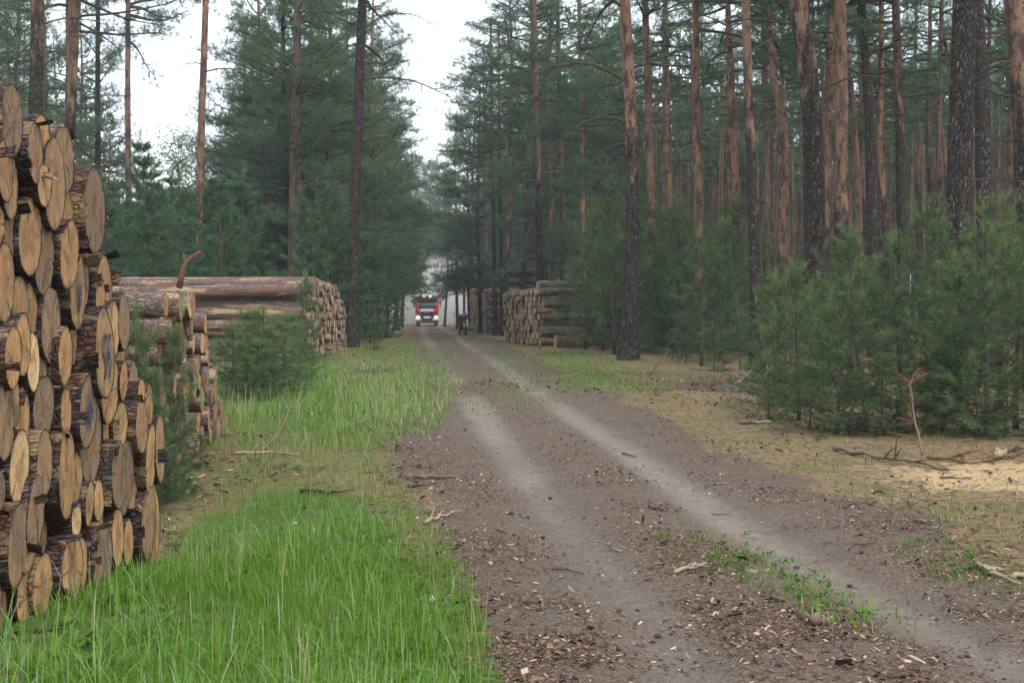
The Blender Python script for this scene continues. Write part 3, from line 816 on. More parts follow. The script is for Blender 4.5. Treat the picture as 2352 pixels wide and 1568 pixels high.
def stroke(mb, pts, wdt, x):
    """a flat painted stroke on a sawn face, pts in (y, z)"""
    pts = np.array(pts, dtype=float)
    t = np.linspace(0, 1, len(pts)); tt = np.linspace(0, 1, len(pts) * 4)
    p = np.stack([np.interp(tt, t, pts[:, 0]), np.interp(tt, t, pts[:, 1])], -1)
    d = np.gradient(p, axis=0); d /= np.linalg.norm(d, axis=1)[:, None] + 1e-9
    s = np.stack([-d[:, 1], d[:, 0]], -1) * (wdt * 0.5 * rs.uniform(0.8, 1.2, len(p)))[:, None]
    n = len(p)
    V = np.concatenate([np.stack([np.full(n, x), (p - s)[:, 0], (p - s)[:, 1]], -1), np.stack([np.full(n, x), (p + s)[:, 0], (p + s)[:, 1]], -1)])
    k = np.arange(n - 1)
    mb.add(V, np.stack([k, k + n, k + n + 1, k + 1], -1))

# the near stack: (xl, xr, top, bottom) of every sawn face as seen, mapped onto a face plane along the road
NEAR = """10 215 130 1150 .18|360 540 690 1540 .35|525 710 570 1180 .7|625 895 920 2200 .33|860 1130 740 1705 .3|1180 1410 1340 2535 .12|90 260 1110 2050 .42
-60 95 900 1800 .5|480 635 1275 1870 .75|350 630 1800 2870 .68|580 820 2060 3110 .15|815 1080 2100 3015 .62|-90 130 1800 2500 .62|20 265 2440 3480 .5|310 530 2890 3640 .3
640 915 3060 4060 .3|1040 1205 2560 3620 .45|1405 1520 2880 3470 .7|1480 1695 2560 3420 .55|1640 1790 3150 3920 .15|1495 1645 3220 4050 .75|1655 1855 3350 4480 .5|1235 1490 3330 4570 .45
270 460 3395 4285 .72|0 205 3560 4430 .7|445 605 3670 4500 .95|610 820 3990 4450 .12|770 970 3600 4400 .72|1510 1705 4080 4980 .72|1690 1765 4100 4640 .7|1130 1295 4270 5290 .22
580 830 4280 5150 .2|-20 185 4395 5500 .33|185 325 4270 5000 .4|340 525 4470 5310 .8|885 1030 4470 5140 .6|1340 1475 4550 5800 .28|1705 1860 4660 5330 .85|1950 2035 4330 4700 .7
1920 2030 4590 5370 .5|2095 2190 4540 5050 .62|2040 2170 5000 5960 .75|2175 2305 4860 5780 .6|1585 1750 5220 6170 .08|1750 1965 5240 6280 .06|840 1060 5100 6330 .5|505 705 5030 5970 .33
205 435 5100 6110 .85|1060 1240 5400 6080 .7|1235 1345 5790 6420 .68|1380 1515 5780 6350 .75|970 1110 6080 6600 .9|1600 1765 6180 7020 .72|1770 1890 6330 6970 .7|2015 2160 5850 6850 .35
2110 2230 5830 6990 .55|1285 1540 6390 7330 .1|865 1105 6570 7480 .66|1090 1315 6600 7400 .7|580 720 6000 6690 .5|400 550 5750 6850 .25|330 420 6050 7070 .35|100 345 6120 7270 .3
420 700 6790 7700 .7|315 570 7080 7840 .78|-40 45 6200 6900 .7|-80 75 7140 7950 .6|-60 110 5640 6230 .1"""
K1 = 0.28061 * 0.57422          # crop pixels to photo pixels (2352 wide)
FX0, FY0 = -2.58, 8.5
RD = -0.052
nlist = []
for s_ in NEAR.replace("\n", "|").split("|"):
    xl, xr, yt, yb, tn = [float(q_) for q_ in s_.split()]
    xv = (xl + xr) / 2 * K1; yv = 300 * 0.57422 + (yt + yb) / 2 * K1
    k = (xv - 1176) / FV
    Yf = (FX0 - RD * FY0) / (k - RD)
    r = (yb - yt) / 2 * K1 / FV * Yf
    ratio = min(1, (xr - xl) / (yb - yt))
    exp_a = math.atan((RD - k))
    yaw = max(-0.005, min(0.11, math.asin(ratio) - exp_a + 0.02))
    nlist.append(dict(xv=xv, Y=Yf, X=k * Yf, z=HC - (yv - 650) / FV * Yf, r=r, tone=tn, yaw=yaw))
# columns along the stack for the labels
nlist.sort(key=lambda d: d['Y'])
ymin, ymax = nlist[0]['Y'], nlist[-1]['Y'] + 1e-6
for d in nlist: d['col'] = int((d['Y'] - ymin) / (ymax - ymin) * 9)
for c_ in range(9):
    cs = sorted([d for d in nlist if d['col'] == c_], key=lambda d: d['z'])
    for i_, d in enumerate(cs): d['row'] = i_
lrs = np.random.RandomState(5)
paint55 = min(nlist, key=lambda d: abs(d['xv'] - 1362 * K1) + abs(d['z'] - (HC - (172 + 3950 * K1 - 650) / FV * d['Y'])) * 100)
def pick(cx, cyy):
    return min(nlist, key=lambda d: abs(d['xv'] - cx * K1) / 20 + abs(d['z'] - (HC - (172 + cyy * K1 - 650) / FV * d['Y'])) * 10)
p55, pb1, pb2 = pick(1362, 3950), pick(1122, 3090), pick(1212, 4780)
# logs set back in the gaps between the ones that stand proud
fill = []
gs_, gzz = np.meshgrid(np.arange(8.15, 12.75, 0.035), np.arange(-0.3, 3.0, 0.035))
gs_, gzz = gs_.ravel(), gzz.ravel()
top_at = np.array([max([d['z'] + d['r'] * 0.6 for d in nlist if abs(d['Y'] - q_) < 0.3] + [-1]) for q_ in gs_])
bot_at = np.array([min([d['z'] - d['r'] * 0.8 for d in nlist if abs(d['Y'] - q_) < 0.3] + [9]) for q_ in gs_])
okg = (gzz < top_at) & (gzz > bot_at)
gap = np.full(gs_.shape, 9.0)
for d in nlist: gap = np.minimum(gap, np.hypot(gs_ - d['Y'], gzz - d['z']) - d['r'])
gap[~okg] = -1
while len(fill) < 34:
    k_ = int(np.argmax(gap))
    if gap[k_] < 0.045: break
    r_ = min(0.17, gap[k_] + 0.035)
    Yk = gs_[k_]
    fill.append(dict(row=0, col=0, xv=1176 + FV * (FX0 + RD * (Yk - FY0)) / Yk, Y=Yk, X=FX0 + RD * (Yk - FY0), z=gzz[k_], r=r_, tone=rnd.choice([.2, .35, .5, .62, .72]), yaw=rnd.uniform(-.01, .03), rec=1))
    gap = np.minimum(gap, np.hypot(gs_ - Yk, gzz - gzz[k_]) - r_)
for i_, d in enumerate(nlist + fill):
    if 'rec' in d: d['col'] = int(np.clip((d['Y'] - ymin) / (ymax - ymin) * 9, 0, 8))
    pr = lrs.uniform(-0.05, 0.035)
    if d is p55: pr = 0.06
    if 'rec' in d: pr = -lrs.uniform(0.05, 0.12)
    L = 3.6
    (bv, bq), (fv_, fq, ft) = log_shapes(d['r'] * 1.05, L, 30, 0.045, lrs, 0.07)
    me = make_mesh("log", bv, bq, M['logbark'], None, True)
    o = link("log", me)
    o.location = (d['X'] + pr, d['Y'], d['z'])
    o.rotation_euler = (0, lrs.uniform(-0.02, 0.02), 0.052 - d['yaw'])
    size = "thick" if d['r'] > 0.2 else "thin" if d['r'] < 0.14 else "medium"
    lab = f"{tone_word(d['tone'])} {size} log, {ordn(d['row'])} from the ground, {ORD[d['col']]} column of the tall near stack"
    if 'rec' in d: lab = f"{tone_word(d['tone'])} {size} log set back in a gap, {ORD[i_ - len(nlist)] if i_ - len(nlist) < 20 else 'twenty-' + ORD[i_ - len(nlist) - 20]} such in the tall near stack"
    if d is p55: lab = "log with blue painted digits on its sawn face in the tall near stack"
    if d is pb1: lab = "log with a blue scribble high up at the end of the tall near stack"
    if d is pb2: lab = "grey log with broad blue paint streaks in the tall near stack"
    tag(o, lab, "log", "sawn pine logs in the tall near stack")
    e = link("cut_end", make_mesh("cut_end", fv_, [fq, ft], M['wood']), o)
    e['wood_tone'] = float(np.clip(d['tone'] + lrs.uniform(-.06, .06), 0, 1))
    r = d['r']
    if d is p55:
        mb = MB()
        for oy in (-0.25, 0.22):
            # the figure 5 twice: flag, neck and belly
            stroke(mb, [((oy + .25) * r, 0.35 * r), ((oy + .05) * r, 0.36 * r)], 0.13 * r, 0.012)
            stroke(mb, [((oy + .05) * r, 0.36 * r), ((oy - .02) * r, 0.12 * r), ((oy - 0.04) * r, -0.02 * r), ((oy + .14) * r, -0.14 * r), ((oy + .2) * r, -0.30 * r), ((oy + .12) * r, -0.48 * r), ((oy + .02) * r, -0.60 * r)], 0.11 * r, 0.013)
        mb.build("paint_mark", M['blue'], e)
    if d is pb1 or d is pb2:
        mb = MB()
        ks = [(-.3, .5, -.28, -.35), (-.12, .2, -.1, -.5), (.05, .35, .02, -.55), (.2, .6, .25, -.3), (-.2, .0, .15, -.1), (-.02, .05, -.02, -.6), (.12, .15, .1, -.4)]
        for (a, b, c_, d_) in ks:
            stroke(mb, [(a * r, b * r), ((a + c_) / 2 * r + rnd.uniform(-.05, .05) * r, (b + d_) / 2 * r), (c_ * r, d_ * r)], rnd.uniform(0.05, 0.10) * r, 0.012 + 0.0006 * rnd.random())
        mb.build("paint_mark", M['blue'], e)
    # loose bark curling off near the sawn end
    if lrs.rand() < 0.5:
        for _ in range(lrs.randint(1, 3)):
            mb = MB()
            a0 = lrs.uniform(0, 2 * PI); wd = lrs.uniform(0.02, 0.05); ln = lrs.uniform(0.05, 0.16)
            pts = []
            for t_ in np.linspace(0, 1, 5):
                for s2 in (-1, 0, 1):
                    aa = a0 + s2 * wd / r
                    rr_ = r * (1.01 + 0.16 * t_ ** 2 + 0.03 * (s2 == 0))
                    pts.append([-0.07 + ln * t_, math.cos(aa) * rr_, math.sin(aa) * rr_])
            qs = [[a * 3 + b, a * 3 + b + 1, (a + 1) * 3 + b + 1, (a + 1) * 3 + b] for a in range(4) for b in range(2)]
            mb.add(pts, qs)
            mb.build("bark_flake", M['logbark'], o)

# shared log shapes for the other stacks (radius 0.15)
VAR = []
for k in range(8):
    (bv, bq), (fv_, fq, ft) = log_shapes(0.15, 4.6, 18, 0.06, lrs, 0.15, bend=lrs.uniform(-.05, .05), bz_=lrs.uniform(-.8, .8))
    VAR.append((make_mesh("log", bv, bq, M['logbark2'], None, True), make_mesh("cut_end", fv_, [fq, ft], M['wood'])))
def put_log(x, y, z, r, rz, tone, label, group, L=4.6, ry=0.0, paint=None, k=None):
    bm_, fm_ = VAR[lrs.randint(8) if k is None else k]
    o = link("log", bm_)
    sc = r / 0.15
    o.location = (x, y, z)
    o.scale = (L / 4.6, sc, sc)
    o.rotation_euler = (lrs.uniform(-.4, .4), ry, rz)
    tag(o, label, "log", group)
    e = link("cut_end", fm_, o)
    e['wood_tone'] = float(tone)
    if paint:
        mb = MB()
        a = lrs.uniform(-0.5, 0.5)
        ca, sa = math.cos(a), math.sin(a)
        for u in ((-.06, .0), (.05, .02)):
            stroke(mb, [(u[0] - sa * .08, u[1] + ca * .08), (u[0], u[1] - .01), (u[0] + sa * .08, u[1] - ca * .08)], 0.035, 0.018)
        mb.build("paint_mark", M[paint], e)
    return o
SPECS = []
def stack(A, B, r0, prof, side, place, group, L=4.6, paints=None, tones=(0.25, 0.9), jit=0.12, zoff=None, rr=(0.78, 1.18)):
    """face runs from A to B on the ground; logs run back from it. prof(s) = height at s metres along the face"""
    A = np.array(A, float); B = np.array(B, float)
    d = B - A; Lf = np.hypot(*d); u = d / Lf
    nrm = np.array([-u[1], u[0]]) * side          # outward, towards the viewer's road side
    rz = math.atan2(nrm[1], nrm[0])
    out = []
    ncol = max(1, int(Lf / (2 * r0 * 0.97)))
    row = 0
    while row < 14:
        zc_ = r0 + row * 2 * r0 * 0.86
        off = 0.5 if row % 2 else 0.0
        col = 0
        for c_ in range(ncol):
            s_ = (c_ + 0.5 + off) * 2 * r0 * 0.985
            if s_ > Lf or zc_ > prof(s_): continue
            r = r0 * lrs.uniform(*rr)
            s2 = s_ + lrs.randn() * jit * r0
            pz = zc_ + lrs.randn() * jit * r0
            pr = lrs.uniform(-0.14, 0.10)
            p = A + u * s2 + nrm * pr
            z0 = tz(*(A + u * s_)) if zoff is None else zoff(s_)
            tn = lrs.uniform(*tones)
            pc = None
            if paints and lrs.rand() < paints[1]: pc = paints[0]
            lab = f"{tone_word(tn)} log, {ORD[min(c_, 19)]} in the {ORD[min(row, 19)]} layer up, {place}"
            if c_ > 19: lab = f"{tone_word(tn)} log, {ORD[min(c_ - 20, 19)]} beyond the twentieth in the {ORD[row]} layer, {place}"
            ang = abs(math.sin(math.atan2(nrm[1], nrm[0]) + math.atan2(p[0], p[1])))
            SPECS.append((r / p[1] * (0.35 + ang) * (1.5 if c_ == 0 else 1), (p[0], p[1], z0 + pz, r, rz + lrs.uniform(-.05, .05), tn, lab, group, L * lrs.uniform(0.96, 1.02), lrs.uniform(-.015, .015), pc), nrm))
        row += 1
    return out

# second stack, behind the pine saplings
fq0 = (-3.0 * 1.0, 0)
def on_face(xv, Y): return ((xv - 1176) / FV * Y, Y)
A2 = on_face(372, 16.6); B2 = on_face(505, 21.3)
def prof2(s):
    Lf = math.hypot(B2[0] - A2[0], B2[1] - A2[1]); t_ = s / Lf
    return 1.98 if t_ < 0.42 else 1.98 - (t_ - 0.42) * 2.2 if t_ < 0.98 else 0.5
stack(A2, B2, 0.135, prof2, -1, "stack behind the saplings", "sawn pine logs in the stack behind the saplings", 4.9, ('green', 0.16), (0.35, 0.9), zoff=lambda s: -0.02)
# third stack, bark flank towards the camera, ends by the dark trunk
A3 = on_face(708, 42.5); B3 = on_face(792, 55.0)
stack(A3, B3, 0.13, lambda s: 2.2 if s < 9 else 2.2 - (s - 9) * 0.3, -1, "stack by the dark trunk", "sawn pine logs in the stack by the dark trunk", 6.4, ('green', 0.05), (0.4, 0.95), 0.32, rr=(0.62, 1.28), zoff=lambda s: -0.14 - s * 0.02)
# big stack by the motorcycle
A4 = on_face(1246, 60.5); B4 = on_face(1158, 70.0)
stack(A4, B4, 0.14, lambda s: 2.2 - s * 0.01 if s > 1.2 else 2.42, 1, "stack beside the motorcycle", "sawn pine logs in the stack beside the motorcycle", 4.6, ('orange', 0.14), (0.8, 1.0), zoff=lambda s: -0.36 - s * 0.026)  # pale tones: light from the open road put into the wood colour
# the short loose log on the moss before it
p = pt(1275, 796, 58.5)
put_log(p[0], p[1], tz(p[0], p[1]) + 0.17, 0.21, PI + 0.28, 0.9, "short loose pale log lying on the moss before the stack", None, 1.35)

# beyond about 300 logs the smallest-looking ones, and the distant stacks, are one object
SPECS.sort(key=lambda q: -q[0])
for q in SPECS[:200]: put_log(*q[1])
far_b, far_f = MB(), MB()
def far_log(p, nrm, z, r, L):
    q = p - nrm * L
    u = np.array([-nrm[1], nrm[0]])
    far_b.tube([(p[0], p[1], z), ((p[0] + q[0]) / 2, (p[1] + q[1]) / 2, z + lrs.randn() * 0.02), (q[0], q[1], z)], r, 9, False)
    th = np.arange(9) * 2 * PI / 9
    f = np.stack([p[0] + nrm[0] * .01 + u[0] * np.cos(th) * r * .97, p[1] + nrm[1] * .01 + u[1] * np.cos(th) * r * .97, z + np.sin(th) * r * .97], -1)
    far_f.add(np.vstack([[p[0] + nrm[0] * .012, p[1] + nrm[1] * .012, z], f]), None, np.stack([np.zeros(9, int), 1 + np.arange(9), 1 + (np.arange(9) + 1) % 9], -1))
for q in SPECS[200:]: far_log(np.array(q[1][:2]), q[2], q[1][2], q[1][3], q[1][8])
def far_stack(A, B, r0, h, side, L, zb):
    A = np.array(A, float); B = np.array(B, float)
    d = B - A; Lf = np.hypot(*d); u = d / Lf
    nrm = np.array([-u[1], u[0]]) * side
    row = 0
    while r0 + row * 1.72 * r0 < h:
        for c_ in range(int(Lf / (2 * r0)) + 1):
            s_ = (c_ + (0.5 if row % 2 else 0)) * 2 * r0
            far_log(A + u * (s_ + lrs.randn() * 0.1 * r0) + nrm * lrs.uniform(-.12, .12), nrm, zb + r0 + row * 1.72 * r0 + lrs.randn() * 0.1 * r0, r0 * lrs.uniform(0.75, 1.15), L)
        row += 1
def _wf():
    m, t, o = new_mat("sawn_pine_far"); g = G(t)
    nz = g.noise(g.n("ShaderNodeNewGeometry").outputs["Position"], 3.3, 3)
    principled(g, o, g.ramp(nz, [(0.3, (0.36, 0.25, 0.15)), (0.5, (0.60, 0.44, 0.26)), (0.7, (0.70, 0.54, 0.34))]), 0.9, 0.1)  # raised paler: open-sky light on the far cut ends put into the colour
    return m
M['woodfar'] = _wf()
far_stack(on_face(1122, 96), on_face(1082, 108), 0.14, 2.6, 1, 4.5, -1.1)
far_stack(on_face(1163, 84), on_face(1150, 92), 0.16, 3.6, 1, 5.0, -0.8)
far_stack(on_face(868, 80), on_face(882, 92), 0.16, 2.7, -1, 7.0, -0.7)
o = tag(far_b.build("log_stacks", M['logbark2'], None, True), "the many small log ends of the farther stacks on both sides of the road", "logs", kind="stuff")
e = far_f.build("cut_ends", M['woodfar'], o)
e['kind'] = "stuff"

# ------------------------------------------------------------------ pines
trs = np.random.RandomState(21)
def needles(c, d, L, W, rg):
    """one thin triangle per needle bundle: c base (n,3), d direction (n,3)"""
    n = len(c)
    d = d / (np.linalg.norm(d, axis=1)[:, None] + 1e-9)
    p = np.cross(d, rg.randn(n, 3)); p /= np.linalg.norm(p, axis=1)[:, None] + 1e-9
    L = np.broadcast_to(L, (n,))[:, None]; W = np.broadcast_to(W, (n,))[:, None]
    V = np.stack([c - p * W * 0.5, c + p * W * 0.5, c + d * L], 1).reshape(-1, 3)
    return V
def tri_mesh(name, V, tone, mat):
    n = len(V) // 3
    return make_mesh(name, V, np.arange(n * 3).reshape(-1, 3), mat, {'tone': tone})

def young_pine(seed, H, spread, nshoot=9, k=26, nl=0.075, nw=0.0055, bare=0.12, leader=0.35, mt='young'):
    """a young pine: straight stem, whorls of rising branches, every twig set with needles"""
    rg = np.random.RandomState(seed)
    stem = MB()
    zz = np.linspace(0, H, 9)
    wx = np.cumsum(rg.randn(9) * 0.02 * H / 4); wy = np.cumsum(rg.randn(9) * 0.02 * H / 4)
    wx -= wx[0]; wy -= wy[0]
    r0 = 0.008 + 0.0105 * H
    stem.tube(np.stack([wx, wy, zz], -1), np.maximum(r0 * (1 - zz / H) ** 0.8, 0.006), 7)
    C0 = []; D0 = []; T0 = []; S0 = []
    def shoot(p0, p1, tone, kk):
        ax = p1 - p0; ln = np.linalg.norm(ax); ax = ax / (ln + 1e-9)
        t_ = rg.rand(kk) ** 0.8
        c = p0 + np.outer(t_ * ln, ax)
        rd = rg.randn(kk, 3); rd -= np.outer(rd @ ax, ax); rd /= np.linalg.norm(rd, axis=1)[:, None] + 1e-9
        C0.append(c); D0.append(ax * 0.75 + rd * 0.75); T0.append(np.full(kk, tone) + rg.randn(kk) * 0.06)
        S0.append(np.full(kk, 1.0))
    z = H * bare
    gap = max(0.22, H * 0.085)
    while z < H * 0.97:
        f = (z / H)
        Lb = spread * (1 - f) ** 0.75 * (0.82 + 0.18 * min(1, f / 0.22)) + 0.10
        x0, y0 = np.interp(z, zz, wx), np.interp(z, zz, wy)
        nb = rg.randint(4, 7)
        a0 = rg.uniform(0, 2 * PI)
        for b in range(nb):
            a = a0 + b * 2 * PI / nb + rg.randn() * 0.3
            L = Lb * rg.uniform(0.55, 1.15)
            el = -0.02 + 0.85 * f + rg.randn() * 0.12
            pts = [np.array([x0, y0, z + rg.randn() * 0.05])]
            d = np.array([math.cos(a) * math.cos(el), math.sin(a) * math.cos(el), math.sin(el)])
            for q in range(4):
                pts.append(pts[-1] + d * L / 4)
                d = d + np.array([0, 0, 0.10]) + rg.randn(3) * 0.09
                d /= np.linalg.norm(d)
            pts = np.array(pts)
            stem.tube(pts, np.linspace(0.003 + 0.006 * L, 0.003, 5), 4, False)
            for s_ in range(max(3, int(nshoot * (0.4 + L / spread)))):
                t_ = rg.uniform(0.22, 1.0)
                pb = np.array([np.interp(t_ * 4, range(5), pts[:, m_]) for m_ in range(3)])
                ax = (pts[min(4, int(t_ * 4) + 1)] - pts[int(min(t_, .99) * 4)])
                ax = ax / (np.linalg.norm(ax) + 1e-9)
                dd = ax + rg.randn(3) * 0.55 + np.array([0, 0, 0.28])
                dd /= np.linalg.norm(dd)
                ln = rg.uniform(0.10, 0.26) * (0.7 + 0.3 * min(1, H / 3))
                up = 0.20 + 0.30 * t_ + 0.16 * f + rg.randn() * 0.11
                shoot(pb, pb + dd * ln, up, k)
            shoot(pts[3], pts[4] + (pts[4] - pts[3]) * 0.4, 0.6 + 0.2 * f + rg.randn() * 0.12, k)
        z += gap * rg.uniform(0.75, 1.2)
    top = np.array([wx[-1], wy[-1], H])
    tip = top + np.array([rg.randn() * .03, rg.randn() * .03, leader])
    stem.tube([top - [0, 0, 0.1], top, tip], [0.009, 0.008, 0.005], 5)
    shoot(top - np.array([0, 0, .15]), tip, 0.85, k + 10)
    for _ in range(4):
        dd = np.array([rg.randn() * 0.35, rg.randn() * 0.35, 1.0]); dd /= np.linalg.norm(dd)
        shoot(top, top + dd * leader * 0.75, 0.85, k)
    c = np.vstack(C0); d = np.vstack(D0); t_ = np.concatenate(T0)
    n = len(c)
    V = needles(c, d, nl * rg.uniform(0.7, 1.25, n), nw, rg)
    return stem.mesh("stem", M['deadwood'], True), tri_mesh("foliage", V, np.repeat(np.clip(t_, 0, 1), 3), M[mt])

def pine_crown(seed, H, h0, R, nbr=34, tufts=46, kk=13, nl=0.15, nw=0.017, low=False):
    """limbs and foliage of a grown pine: irregular whorls, flat cloudy pads of tufts near the branch ends"""
    rg = np.random.RandomState(seed)
    limb = MB()
    TC = []; TT = []
    for b in range(nbr):
        f = rg.rand() ** (0.9 if not low else 1.1)
        z = h0 + (H - h0) * f
        L = R * (1 - f) ** 0.6 * rg.uniform(0.55, 1.2) * (1 if f > 0.08 else 0.85) + 0.5
        a = rg.uniform(0, 2 * PI)
        el = (-0.12 + 0.75 * f + rg.randn() * 0.14)
        pts = [np.array([0, 0, z])]
        d = np.array([math.cos(a) * math.cos(el), math.sin(a) * math.cos(el), math.sin(el)])
        for q in range(6):
            pts.append(pts[-1] + d * L / 6)
            d = d + np.array([0, 0, 0.07 if q > 1 else -0.03]) + rg.randn(3) * 0.13
            d /= np.linalg.norm(d)
        pts = np.array(pts)
        limb.tube(pts, np.linspace(0.018 + 0.014 * L, 0.010, 7), 5, False)
        nsub = max(3, int(L * 2.6))
        tone_b = rg.randn() * 0.09
        for s_ in range(nsub):
            t_ = rg.uniform(0.35, 1.0)
            pb = np.array([np.interp(t_ * 6, range(7), pts[:, m_]) for m_ in range(3)])
            ax = pts[-1] - pts[0]; ax /= np.linalg.norm(ax)
            dd = ax * 0.7 + rg.randn(3) * np.array([0.7, 0.7, 0.25]) + np.array([0, 0, 0.12]); dd /= np.linalg.norm(dd)
            sl = rg.uniform(0.35, 0.95) * (0.6 + 0.18 * L)
            limb.tube([pb, pb + dd * sl * 0.5 + [0, 0, -.03], pb + dd * sl], [0.012, 0.009, 0.005], 4, False)
            nt_ = max(4, int(tufts / 7 * (0.5 + sl)))
            u = rg.rand(nt_)
            c = pb + np.outer(u * sl, dd) + rg.randn(nt_, 3) * np.array([0.17, 0.17, 0.085]) * (0.6 + sl)
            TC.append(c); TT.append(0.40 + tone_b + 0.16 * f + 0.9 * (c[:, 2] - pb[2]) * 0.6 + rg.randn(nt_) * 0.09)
    c = np.vstack(TC); t_ = np.concatenate(TT)
    n = len(c)
    cc = np.repeat(c, kk, 0) + rg.randn(n * kk, 3) * 0.035
    dd = rg.randn(n * kk, 3) + np.array([0, 0, 0.55])
    V = needles(cc, dd, nl * rg.uniform(0.7, 1.2, n * kk), nw, rg)
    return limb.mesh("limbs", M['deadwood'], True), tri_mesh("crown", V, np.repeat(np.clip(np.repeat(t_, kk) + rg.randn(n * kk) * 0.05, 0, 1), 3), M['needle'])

def trunk_mesh(pts, rad, seg=14, rg=None, stubs=0):
    rg = rg or trs
    mb = MB()
    pts = np.array(pts, float); rad = np.array(rad, float)
    m = max(14, int(len(pts) * 3))
    t0 = np.linspace(0, 1, len(pts)); t1 = np.linspace(0, 1, m)
    P = np.stack([np.interp(t1, t0, pts[:, a]) for a in range(3)], -1)
    # smooth the corners
    for _ in range(2): P[1:-1] = 0.25 * P[:-2] + 0.5 * P[1:-1] + 0.25 * P[2:]
    R = np.interp(t1, t0, rad)
    mb.tube(P, R, seg, True, 0.022, rg)
    for _ in range(stubs):
        q = rg.randint(m // 4, m - 2); a = rg.uniform(0, 2 * PI); L = rg.uniform(0.15, 0.7)
        d = np.array([math.cos(a), math.sin(a), rg.uniform(-.25, .35)])
        mb.tube([P[q], P[q] + d * (R[q] + L * .5), P[q] + d * (R[q] + L) + [0, 0, -.12 * L]], [0.022, 0.016, 0.008], 5)
    return mb.mesh("trunk", M['bark'], True)
def dead_branch(p0, a, L, droop, r, rg, el=0.1):
    """a bare crooked branch with side twigs"""
    mb = MB()
    pts = [np.array(p0, float)]
    d = np.array([math.cos(a) * math.cos(el), math.sin(a) * math.cos(el), math.sin(el)])
    for q in range(8):
        pts.append(pts[-1] + d * L / 8)
        d = d + np.array([0, 0, -droop / 8]) + rg.randn(3) * 0.10; d /= np.linalg.norm(d)
    pts = np.array(pts)
    mb.tube(pts, np.linspace(r, r * 0.25, 9), 6)
    for _ in range(int(3 + L * 1.4)):
        q = rg.randint(3, 9)
        dd = (pts[q] - pts[q - 1]); dd /= np.linalg.norm(dd)
        dd = dd + rg.randn(3) * 0.6 + [0, 0, -.25]; dd /= np.linalg.norm(dd)
        l2 = rg.uniform(0.2, 0.75) * min(1.3, L / 2.5)
        mb.tube([pts[q], pts[q] + dd * l2 * .5 + [0, 0, .03], pts[q] + dd * l2 + [0, 0, -.1 * l2]], [r * .35, r * .25, r * .12], 4, False)
    return mb

CROWN_HI = [pine_crown(100 + k, 20.0, 9.8, 2.9, 40, 58, 14, 0.14, 0.016) for k in range(5)]
CROWN_LO = [pine_crown(200 + k, 17.0, 3.0, 3.3, 84, 80, 14, 0.14, 0.016, True) for k in range(4)]
TRUNKS = []
for k in range(5):
    rg = np.random.RandomState(300 + k)
    n = 9
    zz = np.linspace(-0.15, 20, n)
    bx = np.cumsum(rg.randn(n) * 0.10); by = np.cumsum(rg.randn(n) * 0.10)
    bx -= np.interp(12, zz, bx); by -= np.interp(12, zz, by)
    TRUNKS.append(trunk_mesh(np.stack([bx, by, zz], -1), np.interp(zz, [-.15, .5, 6, 14, 20], [.19, .155, .13, .09, .02]), 10, rg, 9))

# ---- the trunks one can tell apart: (photo polyline, distance, widths) in the 2352 px frame
def big_pine(poly, d, wid, bark_h, label, group=None, crown=None, H=19.0, dead=(), cat="pine tree", basey=None, stubs=3, csc=1.0, branches=()):
    poly = [np.array(p, float) for p in poly]
    P = np.array([pt(x, y, d) for x, y in poly])
    Rr = np.array(wid, float) / 2 / FV * d
    zb = tz(P[0, 0], d)
    if basey is None:                                   # carry it down to the ground
        if P[0, 2] > zb + 0.3:
            k = (P[0] - P[1]) / max(1e-3, abs(P[0, 2] - P[1, 2]))
            foot = P[0] + k * (P[0, 2] - zb); foot[2] = zb - 0.1
            P = np.vstack([foot, P]); Rr = np.concatenate([[Rr[0] * 1.12], Rr])
        else: P[0, 2] = zb - 0.1
    topdir = (P[-1] - P[-2]) / max(0.5, P[-1, 2] - P[-2, 2])
    ztop = zb + H
    while P[-1, 2] < ztop - 1.5:
        st = min(4.0, ztop - P[-1, 2])
        topdir = topdir * 0.6 + np.array([0, 0, 0.4])
        P = np.vstack([P, P[-1] + topdir * st]); Rr = np.append(Rr, max(0.025, Rr[-1] * 0.8))
    base = P[0].copy(); base[2] += 0.1
    # flare at the foot
    f = P[0] + (P[1] - P[0]) * min(0.5, 0.5 / max(0.6, P[1, 2] - P[0, 2]))
    P = np.vstack([P[:1], [f], P[1:]]); Rr = np.concatenate([[Rr[0] * 1.45], [Rr[0] * 1.04], Rr[1:]])
    t = empty("pine_tree", base, label, cat, group)
    tr = link("trunk", trunk_mesh(P - base, Rr, 18, trs, stubs), t)
    tr['bark_height'] = float(bark_h)
    if crown is not None:
        lm, cr = crown
        tx, ty = np.interp(12, P[:, 2] - base[2], P[:, 0] - base[0]), np.interp(12, P[:, 2] - base[2], P[:, 1] - base[1])
        rz = trs.uniform(0, 2 * PI)
        for nm, me in (("limbs", lm), ("crown", cr)):
            o = link(nm, me, t, (tx, ty, 0)); o.rotation_euler = (0, 0, rz); o.scale = (csc, csc, H / 20.0 if crown in CROWN_HI else H / 17.0)
    for (xv, yv, a, L, dr, r, el) in dead:
        p0 = pt(xv, yv, d) - base
        dead_branch(p0, a, L, dr, r, trs, el).build("dead_branch", M['deadwood'], t, True)
    return t
H5 = CROWN_HI; L4 = CROWN_LO
E = 0.0; Wst = PI
